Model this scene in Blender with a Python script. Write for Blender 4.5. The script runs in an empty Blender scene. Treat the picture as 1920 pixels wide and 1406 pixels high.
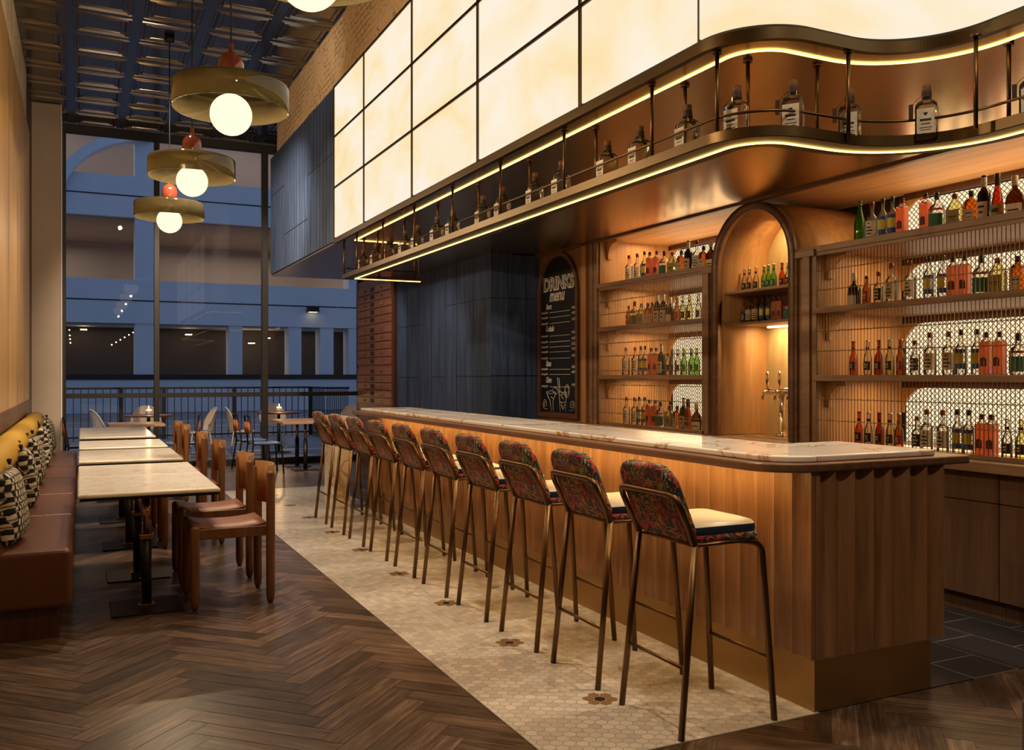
import bpy, bmesh, math, random
from mathutils import Vector, Matrix
random.seed(7)
PI = math.pi
SC = bpy.context.scene
COL = SC.collection

# ------------------------------------------------------------------ camera, world, light, exposure
cam_d = bpy.data.cameras.new('camera')
cam = bpy.data.objects.new('camera', cam_d)
COL.objects.link(cam)
cam.location = (0, 0, 1.5)
cam.rotation_euler = (PI / 2, 0, -math.radians(25.6853))
cam_d.sensor_width = 36.0
cam_d.lens = 31.5
cam_d.clip_start = 0.05
cam_d.clip_end = 200
SC.camera = cam
SC.view_settings.view_transform = 'Standard'
SC.view_settings.look = 'None'
SC.view_settings.gamma = 1.0
SC.view_settings.use_curve_mapping = False
SC.view_settings.exposure = 0.0
cy = SC.cycles
cy.use_denoising = True
cy.max_bounces = 8
cy.diffuse_bounces = 3
cy.glossy_bounces = 3
cy.transmission_bounces = 6
cy.transparent_max_bounces = 24
cy.caustics_reflective = False
cy.caustics_refractive = False
cy.sample_clamp_indirect = 4.0
cy.use_light_tree = True

W = bpy.data.worlds.new('dusk_sky')
SC.world = W
W.use_nodes = True
_bg = W.node_tree.nodes['Background']
_bg.inputs[0].default_value = (0.30, 0.43, 0.72, 1)
_bg.inputs[1].default_value = 0.46

def lamp(name, kind, loc, energy, color, aim=None, **kw):
    d = bpy.data.lights.new(name, kind)
    d.energy = energy
    d.color = color
    for k, v in kw.items():
        setattr(d, k, v)
    o = bpy.data.objects.new(name, d)
    COL.objects.link(o)
    o.location = loc
    if aim is not None:
        o.rotation_euler = (Vector(aim) - Vector(loc)).to_track_quat('-Z', 'Y').to_euler()
    return o

WARM = (1.0, 0.79, 0.56)
AMBER = (1.0, 0.58, 0.22)
# unseen spots: downlights for the tables, others added to brighten stools, bar end, terrace
for lx, ly, ax, ay, e in ((0.5, 8.6, 0.3, 7.0, 430), (0.5, 9.0, 0.3, 9.6, 340), (0.5, 9.2, 0.3, 12.2, 500),
                          (1.5, 5.2, 1.9, 4.0, 250), (1.5, 7.6, 2.0, 6.8, 260), (1.5, 9.2, 2.1, 9.6, 280), (0.9, 2.2, 1.2, 2.4, 110),
                          (2.1, 0.4, 3.3, 3.4, 250), (1.4, 9.3, 2.2, 17.2, 1700), (1.6, 9.4, 1.9, 13.6, 420)):
    lamp('unseen_ceiling_spot', 'SPOT', (lx, ly, 5.3), e, WARM, aim=(ax, ay, 0), spot_size=math.radians(52), spot_blend=0.6, shadow_soft_size=0.06)
for lx, ly, ax, ay, e in ((0.9, 4.2, 2.53, 8.6, 210), (0.9, 7.4, 2.53, 11.8, 210), (0.9, 6.0, -0.64, 10.6, 150)):  # added spots that brighten the wallpaper bands
    lamp('wallpaper_fill', 'SPOT', (lx, ly, 5.25), e, WARM, aim=(ax, ay, 5.0), spot_size=math.radians(44), spot_blend=0.9, shadow_soft_size=0.05)
# recessed downlights in the bronze soffit over the counter and the serving aisle
for lx, ly, e in ((3.25, 3.45, 125), (3.15, 5.1, 95), (3.15, 6.8, 95), (3.15, 8.5, 95), (4.6, 1.9, 26), (4.35, 3.1, 18), (4.35, 5.4, 24), (4.35, 7.4, 24), (4.3, 9.15, 26)):  # last one added to brighten the menu board
    lamp('soffit_downlight', 'SPOT', (lx, ly, 2.93), e, (1.0, 0.80, 0.58), aim=(lx + 0.02, ly, 0), spot_size=math.radians(88), spot_blend=0.7, shadow_soft_size=0.04)

for lx, ly, ax, ay, e in ((3.3, 12.4, 4.4, 14.2, 60), (3.0, 10.8, 4.4, 11.4, 45)):  # added spots brightening the drawer cabinet and the blue column
    lamp('soffit_fill', 'SPOT', (lx, ly, 2.93), e, (1.0, 0.80, 0.58), aim=(ax, ay, 1.6), spot_size=math.radians(80), spot_blend=0.8, shadow_soft_size=0.04)

# ------------------------------------------------------------------ materials
def nt(name):
    m = bpy.data.materials.new(name)
    m.use_nodes = True
    n = m.node_tree.nodes
    return m, n, m.node_tree.links, n['Principled BSDF']

def rgb(c):
    return (c[0], c[1], c[2], 1)

def mat(name, col, rough=0.5, metal=0.0, coat=0.0, spec=0.5, noise=0.0, nscale=8.0, bump=0.0, bscale=60.0):
    m, n, l, b = nt(name)
    b.inputs['Base Color'].default_value = rgb(col)
    b.inputs['Roughness'].default_value = rough
    b.inputs['Metallic'].default_value = metal
    b.inputs['Coat Weight'].default_value = coat
    b.inputs['Specular IOR Level'].default_value = spec
    tc = n.new('ShaderNodeTexCoord')
    if noise:
        t = n.new('ShaderNodeTexNoise'); t.inputs['Scale'].default_value = nscale; t.inputs['Detail'].default_value = 4
        l.new(tc.outputs['Object'], t.inputs['Vector'])
        r = n.new('ShaderNodeMapRange')
        r.inputs['To Min'].default_value = 1 - noise; r.inputs['To Max'].default_value = 1 + noise
        l.new(t.outputs['Fac'], r.inputs['Value'])
        mx = n.new('ShaderNodeMix'); mx.data_type = 'RGBA'; mx.blend_type = 'MULTIPLY'; mx.inputs['Factor'].default_value = 1
        mx.inputs[6].default_value = rgb(col)
        l.new(r.outputs[0], mx.inputs[7])
        l.new(mx.outputs[2], b.inputs['Base Color'])
    if bump:
        t2 = n.new('ShaderNodeTexNoise'); t2.inputs['Scale'].default_value = bscale; t2.inputs['Detail'].default_value = 3
        l.new(tc.outputs['Object'], t2.inputs['Vector'])
        bp = n.new('ShaderNodeBump'); bp.inputs['Strength'].default_value = bump; bp.inputs['Distance'].default_value = 0.005
        l.new(t2.outputs['Fac'], bp.inputs['Height']); l.new(bp.outputs[0], b.inputs['Normal'])
    return m

def wood(name, c1, c2, axis='z', scale=6.0, rough=0.45, stretch=12.0, bump=0.12, coat=0.0):
    m, n, l, b = nt(name)
    tc = n.new('ShaderNodeTexCoord')
    mp = n.new('ShaderNodeMapping')
    s = [scale * 3] * 3
    s['xyz'.index(axis)] = scale * 3 / stretch
    mp.inputs['Scale'].default_value = s
    l.new(tc.outputs['Object'], mp.inputs['Vector'])
    t = n.new('ShaderNodeTexNoise'); t.inputs['Scale'].default_value = 1.6; t.inputs['Detail'].default_value = 7
    t.inputs['Roughness'].default_value = 0.62; t.inputs['Distortion'].default_value = 0.5
    l.new(mp.outputs[0], t.inputs['Vector'])
    cr = n.new('ShaderNodeValToRGB')
    cr.color_ramp.elements[0].position = 0.32; cr.color_ramp.elements[0].color = rgb(c1)
    cr.color_ramp.elements[1].position = 0.7; cr.color_ramp.elements[1].color = rgb(c2)
    l.new(t.outputs['Fac'], cr.inputs[0]); l.new(cr.outputs[0], b.inputs['Base Color'])
    b.inputs['Roughness'].default_value = rough
    b.inputs['Coat Weight'].default_value = coat
    bp = n.new('ShaderNodeBump'); bp.inputs['Strength'].default_value = bump; bp.inputs['Distance'].default_value = 0.003
    l.new(t.outputs['Fac'], bp.inputs['Height']); l.new(bp.outputs[0], b.inputs['Normal'])
    return m

def ramp(n, stops, interp='LINEAR'):
    cr = n.new('ShaderNodeValToRGB')
    e = cr.color_ramp.elements
    while len(e) < len(stops):
        e.new(0.5)
    for i, (p, c) in enumerate(stops):
        e[i].position = p; e[i].color = rgb(c)
    cr.color_ramp.interpolation = interp
    return cr

def marble(name, base, vein, scale=1.4, amount=(0.47, 0.5, 0.53), rough=0.12, second=None):
    m, n, l, b = nt(name)
    tc = n.new('ShaderNodeTexCoord')
    t = n.new('ShaderNodeTexNoise'); t.inputs['Scale'].default_value = scale; t.inputs['Detail'].default_value = 8
    t.inputs['Roughness'].default_value = 0.55; t.inputs['Distortion'].default_value = 1.6
    l.new(tc.outputs['Object'], t.inputs['Vector'])
    mid = second or base
    cr = ramp(n, [(0.0, base), (amount[0], mid), (amount[1], vein), (amount[2], base), (1.0, base)])
    l.new(t.outputs['Fac'], cr.inputs[0]); l.new(cr.outputs[0], b.inputs['Base Color'])
    b.inputs['Roughness'].default_value = rough
    return m

def emis(name, col, strength):
    m = bpy.data.materials.new(name); m.use_nodes = True
    n = m.node_tree.nodes; l = m.node_tree.links
    n.clear()
    o = n.new('ShaderNodeOutputMaterial'); e = n.new('ShaderNodeEmission')
    e.inputs[0].default_value = rgb(col); e.inputs[1].default_value = strength
    l.new(e.outputs[0], o.inputs[0])
    return m

def alabaster(name, stops, strength, scale=(1.2, 1.2, 2.2)):
    m = emis(name, (1, 1, 1), strength)
    n = m.node_tree.nodes; l = m.node_tree.links
    e = [x for x in n if x.type == 'EMISSION'][0]
    tc = n.new('ShaderNodeTexCoord'); mp = n.new('ShaderNodeMapping'); mp.inputs['Scale'].default_value = scale
    mp.inputs['Rotation'].default_value = (0.6, 0.0, 0.0)
    l.new(tc.outputs['Object'], mp.inputs[0])
    t = n.new('ShaderNodeTexNoise'); t.inputs['Scale'].default_value = 1.0; t.inputs['Detail'].default_value = 6; t.inputs['Distortion'].default_value = 0.6
    l.new(mp.outputs[0], t.inputs['Vector'])
    cr = ramp(n, stops)
    l.new(t.outputs['Fac'], cr.inputs[0]); l.new(cr.outputs[0], e.inputs[0])
    return m

def thin_glass(name, tint=(1, 1, 1), refl=1.0, rough=0.02, ior=1.5):
    m = bpy.data.materials.new(name); m.use_nodes = True
    n = m.node_tree.nodes; l = m.node_tree.links
    n.clear()
    o = n.new('ShaderNodeOutputMaterial'); mx = n.new('ShaderNodeMixShader')
    tr = n.new('ShaderNodeBsdfTransparent'); tr.inputs[0].default_value = rgb(tint)
    gl = n.new('ShaderNodeBsdfGlossy'); gl.inputs['Roughness'].default_value = rough
    fr = n.new('ShaderNodeFresnel'); fr.inputs[0].default_value = ior
    mu = n.new('ShaderNodeMath'); mu.operation = 'MULTIPLY'; mu.inputs[1].default_value = refl; mu.use_clamp = True
    l.new(fr.outputs[0], mu.inputs[0]); l.new(mu.outputs[0], mx.inputs[0])
    l.new(tr.outputs[0], mx.inputs[1]); l.new(gl.outputs[0], mx.inputs[2]); l.new(mx.outputs[0], o.inputs[0])
    return m

def liquid(name, tint, diff, amount=0.45, rough=0.06):
    # coloured bottle glass: light passes tinted, part scatters inside, the surface reflects
    m = bpy.data.materials.new(name); m.use_nodes = True
    n = m.node_tree.nodes; l = m.node_tree.links
    n.clear()
    o = n.new('ShaderNodeOutputMaterial')
    tr = n.new('ShaderNodeBsdfTransparent'); tr.inputs[0].default_value = rgb(tint)
    df = n.new('ShaderNodeBsdfTranslucent'); df.inputs[0].default_value = rgb(diff)
    d2 = n.new('ShaderNodeBsdfDiffuse'); d2.inputs[0].default_value = rgb(diff)
    ad = n.new('ShaderNodeMixShader'); ad.inputs[0].default_value = 0.5
    l.new(df.outputs[0], ad.inputs[1]); l.new(d2.outputs[0], ad.inputs[2])
    m1 = n.new('ShaderNodeMixShader'); m1.inputs[0].default_value = amount
    l.new(tr.outputs[0], m1.inputs[1]); l.new(ad.outputs[0], m1.inputs[2])
    gl = n.new('ShaderNodeBsdfGlossy'); gl.inputs['Roughness'].default_value = rough
    fr = n.new('ShaderNodeFresnel'); fr.inputs[0].default_value = 1.5
    m2 = n.new('ShaderNodeMixShader')
    l.new(fr.outputs[0], m2.inputs[0]); l.new(m1.outputs[0], m2.inputs[1]); l.new(gl.outputs[0], m2.inputs[2])
    l.new(m2.outputs[0], o.inputs[0])
    return m

def floral(name):
    m, n, l, b = nt(name)
    tc = n.new('ShaderNodeTexCoord')
    nz = n.new('ShaderNodeTexNoise'); nz.inputs['Scale'].default_value = 9; nz.inputs['Detail'].default_value = 2
    l.new(tc.outputs['Object'], nz.inputs['Vector'])
    # fine leaf strokes in turning directions
    mixv = n.new('ShaderNodeMix'); mixv.data_type = 'VECTOR'; mixv.inputs['Factor'].default_value = 0.16
    l.new(tc.outputs['Object'], mixv.inputs[4]); l.new(nz.outputs['Color'], mixv.inputs[5])
    wv = n.new('ShaderNodeTexWave'); wv.inputs['Scale'].default_value = 11; wv.inputs['Distortion'].default_value = 16
    wv.inputs['Detail'].default_value = 2; wv.inputs['Detail Scale'].default_value = 1.6; wv.bands_direction = 'DIAGONAL'
    l.new(mixv.outputs[1], wv.inputs['Vector'])
    vo = n.new('ShaderNodeTexVoronoi'); vo.inputs['Scale'].default_value = 13
    l.new(mixv.outputs[1], vo.inputs['Vector'])
    hue = ramp(n, [(0.0, (0.34, 0.016, 0.014)), (0.24, (0.36, 0.13, 0.016)), (0.45, (0.12, 0.17, 0.045)), (0.6, (0.42, 0.035, 0.018)),
                   (0.75, (0.22, 0.26, 0.10)), (0.88, (0.34, 0.16, 0.03)), (1.0, (0.06, 0.02, 0.08))], 'CONSTANT')
    sp = n.new('ShaderNodeSeparateColor'); l.new(vo.outputs['Color'], sp.inputs[0]); l.new(sp.outputs[0], hue.inputs[0])
    msk = ramp(n, [(0.40, (0, 0, 0)), (0.62, (1, 1, 1))]); l.new(wv.outputs['Fac'], msk.inputs[0])
    mx = n.new('ShaderNodeMix'); mx.data_type = 'RGBA'; mx.inputs[6].default_value = (0.012, 0.008, 0.012, 1)
    l.new(msk.outputs[0], mx.inputs['Factor']); l.new(hue.outputs[0], mx.inputs[7])
    l.new(mx.outputs[2], b.inputs['Base Color'])
    b.inputs['Roughness'].default_value = 0.85
    b.inputs['Sheen Weight'].default_value = 0.15
    return m

def checks(name):
    m, n, l, b = nt(name)
    tc = n.new('ShaderNodeTexCoord')
    nz = n.new('ShaderNodeTexNoise'); nz.inputs['Scale'].default_value = 9
    l.new(tc.outputs['Object'], nz.inputs['Vector'])
    mv = n.new('ShaderNodeMix'); mv.data_type = 'VECTOR'; mv.inputs['Factor'].default_value = 0.06
    l.new(tc.outputs['Object'], mv.inputs[4]); l.new(nz.outputs['Color'], mv.inputs[5])
    mp = n.new('ShaderNodeMapping'); mp.inputs['Scale'].default_value = (0.001, 44, 30); l.new(mv.outputs[1], mp.inputs[0])
    ck = n.new('ShaderNodeTexChecker'); ck.inputs['Scale'].default_value = 1
    ck.inputs[1].default_value = (0.012, 0.012, 0.014, 1); ck.inputs[2].default_value = (0.68, 0.58, 0.42, 1)
    l.new(mp.outputs[0], ck.inputs['Vector'])
    wv = n.new('ShaderNodeTexWave'); wv.inputs['Scale'].default_value = 8; wv.inputs['Distortion'].default_value = 3; wv.bands_direction = 'Z'
    l.new(tc.outputs['Object'], wv.inputs['Vector'])
    cr = ramp(n, [(0.12, (0.25, 0.25, 0.25)), (0.3, (1, 1, 1))]); l.new(wv.outputs['Fac'], cr.inputs[0])
    mx = n.new('ShaderNodeMix'); mx.data_type = 'RGBA'; mx.blend_type = 'MULTIPLY'; mx.inputs['Factor'].default_value = 1
    l.new(ck.outputs['Color'], mx.inputs[6]); l.new(cr.outputs[0], mx.inputs[7])
    l.new(mx.outputs[2], b.inputs['Base Color']); b.inputs['Roughness'].default_value = 0.9
    return m

def wallpaper(name):
    m, n, l, b = nt(name)
    tc = n.new('ShaderNodeTexCoord')
    mp = n.new('ShaderNodeMapping'); mp.inputs['Rotation'].default_value = (0, PI / 2, 0)
    l.new(tc.outputs['Object'], mp.inputs[0])
    sx = n.new('ShaderNodeSeparateXYZ'); l.new(tc.outputs['Object'], sx.inputs[0])
    cx = n.new('ShaderNodeCombineXYZ'); l.new(sx.outputs[1], cx.inputs[0]); l.new(sx.outputs[2], cx.inputs[1])
    br = n.new('ShaderNodeTexBrick'); br.inputs['Scale'].default_value = 4.0; br.inputs['Mortar Size'].default_value = 0.018
    br.inputs['Color1'].default_value = (1, 1, 1, 1); br.inputs['Color2'].default_value = (1, 1, 1, 1); br.inputs['Mortar'].default_value = (0, 0, 0, 1)
    nz = n.new('ShaderNodeTexNoise'); nz.inputs['Scale'].default_value = 5; l.new(tc.outputs['Object'], nz.inputs['Vector'])
    mv = n.new('ShaderNodeMix'); mv.data_type = 'VECTOR'; mv.inputs['Factor'].default_value = 0.05
    l.new(cx.outputs[0], mv.inputs[4]); l.new(nz.outputs['Color'], mv.inputs[5]); l.new(mv.outputs[1], br.inputs['Vector'])
    n2 = n.new('ShaderNodeTexNoise'); n2.inputs['Scale'].default_value = 3.0; n2.inputs['Detail'].default_value = 3; n2.inputs['Distortion'].default_value = 2.5
    l.new(tc.outputs['Object'], n2.inputs['Vector'])
    sc = ramp(n, [(0.0, (1, 1, 1)), (0.535, (1, 1, 1)), (0.548, (0, 0, 0)), (0.562, (1, 1, 1)), (1, (1, 1, 1))]); l.new(n2.outputs['Fac'], sc.inputs[0])
    n3 = n.new('ShaderNodeTexNoise'); n3.inputs['Scale'].default_value = 2.2; l.new(tc.outputs['Object'], n3.inputs['Vector'])
    gate = ramp(n, [(0.43, (0, 0, 0)), (0.56, (1, 1, 1))]); l.new(n3.outputs['Fac'], gate.inputs[0])
    mn = n.new('ShaderNodeMix'); mn.data_type = 'RGBA'; mn.blend_type = 'DARKEN'; mn.inputs['Factor'].default_value = 1
    lg = n.new('ShaderNodeMix'); lg.data_type = 'RGBA'; lg.blend_type = 'LIGHTEN'; lg.inputs['Factor'].default_value = 1
    l.new(br.outputs['Color'], lg.inputs[6]); l.new(gate.outputs[0], lg.inputs[7])
    l.new(lg.outputs[2], mn.inputs[6]); l.new(sc.outputs[0], mn.inputs[7])
    mx = n.new('ShaderNodeMix'); mx.data_type = 'RGBA'; mx.inputs[6].default_value = (0.20, 0.125, 0.065, 1); mx.inputs[7].default_value = (0.86, 0.66, 0.40, 1)
    rr = n.new('ShaderNodeRGBToBW'); l.new(mn.outputs[2], rr.inputs[0]); l.new(rr.outputs[0], mx.inputs['Factor'])
    l.new(mx.outputs[2], b.inputs['Base Color']); b.inputs['Roughness'].default_value = 0.8
    return m

def attr_wood(name):
    m, n, l, b = nt(name)
    uv = n.new('ShaderNodeUVMap'); uv.uv_map = 'UVMap'
    mp = n.new('ShaderNodeMapping'); mp.inputs['Scale'].default_value = (2.2, 26, 1); l.new(uv.outputs[0], mp.inputs[0])
    t = n.new('ShaderNodeTexNoise'); t.inputs['Scale'].default_value = 1.5; t.inputs['Detail'].default_value = 8; t.inputs['Roughness'].default_value = 0.65
    l.new(mp.outputs[0], t.inputs['Vector'])
    cr = ramp(n, [(0.28, (0.028, 0.0155, 0.0098)), (0.5, (0.080, 0.047, 0.029)), (0.72, (0.195, 0.122, 0.076))]); l.new(t.outputs['Fac'], cr.inputs[0])
    at = n.new('ShaderNodeAttribute'); at.attribute_name = 'tone'
    mr = n.new('ShaderNodeMapRange'); mr.inputs['To Min'].default_value = 0.45; mr.inputs['To Max'].default_value = 1.6; l.new(at.outputs['Fac'], mr.inputs['Value'])
    mx = n.new('ShaderNodeMix'); mx.data_type = 'RGBA'; mx.blend_type = 'MULTIPLY'; mx.inputs['Factor'].default_value = 1
    l.new(cr.outputs[0], mx.inputs[6]); l.new(mr.outputs[0], mx.inputs[7]); l.new(mx.outputs[2], b.inputs['Base Color'])
    b.inputs['Roughness'].default_value = 0.33
    bp = n.new('ShaderNodeBump'); bp.inputs['Strength'].default_value = 0.15; bp.inputs['Distance'].default_value = 0.002
    l.new(t.outputs['Fac'], bp.inputs['Height']); l.new(bp.outputs[0], b.inputs['Normal'])
    return m

def attr_tile(name):
    m, n, l, b = nt(name)
    at = n.new('ShaderNodeAttribute'); at.attribute_name = 'tile_colour'
    l.new(at.outputs['Color'], b.inputs['Base Color'])
    b.inputs['Roughness'].default_value = 0.25
    return m

M = {}
M['floor_wood'] = attr_wood('floor_wood')
M['hex'] = attr_tile('hex_marble')
M['grout'] = mat('grout', (0.31, 0.25, 0.185), 0.8)
M['dark_tile'] = mat('dark_tile', (0.030, 0.028, 0.030), 0.42, noise=0.3, nscale=5)
M['tile_joint'] = mat('tile_joint', (0.34, 0.30, 0.28), 0.8)
M['tin'] = mat('tin_ceiling', (0.20, 0.19, 0.20), 0.16, metal=0.95)
M['plaster'] = mat('plaster', (0.42, 0.33, 0.26), 0.8, noise=0.06)
M['dark_wall'] = mat('dark_wall', (0.05, 0.035, 0.025), 0.7)
M['wallpaper'] = wallpaper('wallpaper_drawn')
M['golden_panel'] = wood('golden_panel', (0.46, 0.25, 0.065), (0.74, 0.46, 0.15), 'z', 2.2, 0.35, 16, 0.05)
M['brown_trim'] = wood('brown_trim', (0.10, 0.042, 0.02), (0.19, 0.085, 0.042), 'y', 5, 0.45)
M['dark_strip'] = wood('dark_strip', (0.05, 0.018, 0.008), (0.10, 0.035, 0.015), 'z', 5, 0.5)
M['blue_wood'] = wood('blue_wood', (0.022, 0.042, 0.105), (0.080, 0.135, 0.285), 'z', 4.0, 0.72, 14, 0.4)
M['joint'] = mat('joint', (0.004, 0.005, 0.008), 0.8)
M['black_metal'] = mat('black_metal', (0.012, 0.011, 0.010), 0.42, metal=0.4)
M['frame_metal'] = mat('window_frame_metal', (0.020, 0.015, 0.012), 0.45, metal=0.3)
M['bronze'] = mat('bronze_mirror', (0.58, 0.41, 0.25), 0.26, metal=1.0, noise=0.08, nscale=2)
M['bronze_edge'] = mat('bronze_edge', (0.112, 0.074, 0.036), 0.38, metal=1.0)
M['brass_tube'] = mat('brass_tube', (0.155, 0.088, 0.040), 0.36, metal=1.0)
M['brass'] = mat('brass', (0.52, 0.30, 0.12), 0.25, metal=1.0)
M['plinth_brass'] = mat('plinth_brass', (0.44, 0.27, 0.11), 0.36, metal=0.85, noise=0.12, nscale=3)
M['chrome'] = mat('chrome', (0.85, 0.80, 0.72), 0.08, metal=1.0)
M['bar_wood'] = wood('bar_wood', (0.20, 0.092, 0.040), (0.36, 0.185, 0.085), 'z', 4, 0.42, 14)
M['edge_wood'] = wood('edge_wood', (0.120, 0.056, 0.030), (0.205, 0.105, 0.060), 'y', 4, 0.32, 14)
M['back_wood'] = wood('back_wood', (0.38, 0.175, 0.060), (0.58, 0.31, 0.120), 'z', 3, 0.45, 12)
M['shelf_wood'] = wood('shelf_wood', (0.22, 0.120, 0.065), (0.36, 0.21, 0.12), 'y', 4, 0.42, 12)
M['canopy_wood'] = wood('canopy_wood', (0.44, 0.22, 0.080), (0.64, 0.36, 0.150), 'y', 2.4, 0.45, 12, 0.05)
M['stone'] = wood('honey_stone', (0.44, 0.30, 0.13), (0.62, 0.46, 0.23), 'z', 2.0, 0.4, 5, 0.03)
M['bar_marble'] = marble('bar_marble', (0.88, 0.83, 0.77), (0.45, 0.26, 0.11), 0.75, (0.472, 0.488, 0.500), 0.10, (0.80, 0.71, 0.62))
M['table_marble'] = marble('table_marble', (0.88, 0.82, 0.71), (0.74, 0.63, 0.48), 2.2, (0.47, 0.50, 0.52), 0.22)
M['pier_marble'] = marble('pier_marble', (0.80, 0.70, 0.55), (0.42, 0.25, 0.10), 1.6, (0.42, 0.47, 0.5), 0.2)
M['leather'] = mat('brown_leather', (0.120, 0.040, 0.020), 0.33, noise=0.22, nscale=6, bump=0.25, bscale=140)
M['yellow'] = mat('yellow_upholstery', (0.52, 0.30, 0.022), 0.65, noise=0.10, nscale=9)
M['walnut'] = wood('walnut', (0.120, 0.045, 0.018), (0.225, 0.092, 0.038), 'z', 5, 0.36, 12)
M['ply'] = wood('bent_ply', (0.24, 0.105, 0.036), (0.36, 0.17, 0.062), 'z', 5, 0.36, 12)
M['tan_leather'] = mat('tan_leather', (0.26, 0.095, 0.040), 0.42, noise=0.15, nscale=8)
M['floral'] = floral('floral_fabric')
M['checks'] = checks('check_fabric')
M['navy'] = mat('navy_leather', (0.018, 0.030, 0.062), 0.40)
M['cream_seat'] = mat('cream_pad', (0.52, 0.40, 0.25), 0.42)
M['red_gloss'] = mat('red_lacquer', (0.19, 0.040, 0.019), 0.16, coat=0.6)
M['cord'] = mat('black_cord', (0.008, 0.008, 0.008), 0.7)
M['smoke'] = liquid('smoked_glass', (0.62, 0.55, 0.34), (0.36, 0.29, 0.14), 0.32, 0.05)
M['globe'] = emis('lit_globe', (1.0, 0.82, 0.52), 1.45)
M['light_panel'] = alabaster('backlit_alabaster', [(0.32, (1.0, 0.77, 0.42)), (0.48, (1.0, 0.845, 0.60)), (0.64, (1.0, 0.895, 0.74))], 0.99)
M['back_glow'] = emis('backlit_screen', (1.0, 0.80, 0.50), 1.12)
M['led'] = emis('led_strip', (1.0, 0.64, 0.15), 5.2)
M['led_amber'] = emis('led_amber', (1.0, 0.60, 0.19), 85.0)
M['led_soft'] = emis('led_soft', (1.0, 0.66, 0.30), 2.2)
M['lamp_soft'] = emis('lamp_soft', (1.0, 0.80, 0.52), 2.0)
M['spark'] = emis('small_lamp', (1.0, 0.78, 0.42), 9.0)
M['flame'] = emis('candle_flame', (1.0, 0.75, 0.35), 8.0)
M['window_glass'] = thin_glass('window_glass', (0.96, 0.98, 1.0), 0.9, 0.0, 1.45)
M['wire'] = mat('mesh_wire', (0.055, 0.045, 0.035), 0.5, metal=0.5)
M['grille'] = mat('grille_wire', (0.42, 0.29, 0.16), 0.40, metal=0.8)
M['chalkboard'] = mat('chalkboard', (0.006, 0.009, 0.016), 0.5)
M['chalk'] = mat('chalk', (0.80, 0.78, 0.74), 0.9)
M['cab_wood'] = wood('drawer_wood', (0.26, 0.095, 0.038), (0.40, 0.16, 0.068), 'y', 4, 0.45, 12)
M['dark_hole'] = mat('dark_plate', (0.020, 0.012, 0.010), 0.6)
M['base_wood'] = wood('base_wood', (0.105, 0.052, 0.028), (0.19, 0.098, 0.054), 'z', 4, 0.42, 16)
M['oak'] = wood('oak', (0.30, 0.17, 0.085), (0.44, 0.27, 0.15), 'y', 5, 0.5, 12)
M['redwood'] = mat('red_tabletop', (0.17, 0.05, 0.024), 0.45)
M['rattan'] = mat('rattan', (0.62, 0.50, 0.37), 0.75, noise=0.25, nscale=60)
M['orange'] = mat('orange_ply', (0.52, 0.135, 0.030), 0.45)
M['blue_paint'] = mat('blue_paint', (0.09, 0.18, 0.38), 0.4)
M['concrete'] = mat('pale_concrete', (0.70, 0.71, 0.74), 0.85, noise=0.06, nscale=1.5)
M['garage'] = mat('garage_wall', (0.30, 0.25, 0.22), 0.9, noise=0.12, nscale=0.5)
M['garage_dark'] = mat('garage_dark', (0.045, 0.033, 0.028), 0.9)
M['terrace'] = mat('terrace_paving', (0.20, 0.21, 0.24), 0.7, noise=0.12, nscale=1)
M['white_line'] = mat('white_line', (0.80, 0.80, 0.80), 0.8)
M['grey_block'] = mat('grey_block', (0.16, 0.14, 0.13), 0.6)
M['lit_edge_paint'] = mat('lit_edge_paint', (0.80, 0.68, 0.55), 0.5)
M['white'] = mat('white_wax', (0.8, 0.76, 0.68), 0.6)

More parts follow.
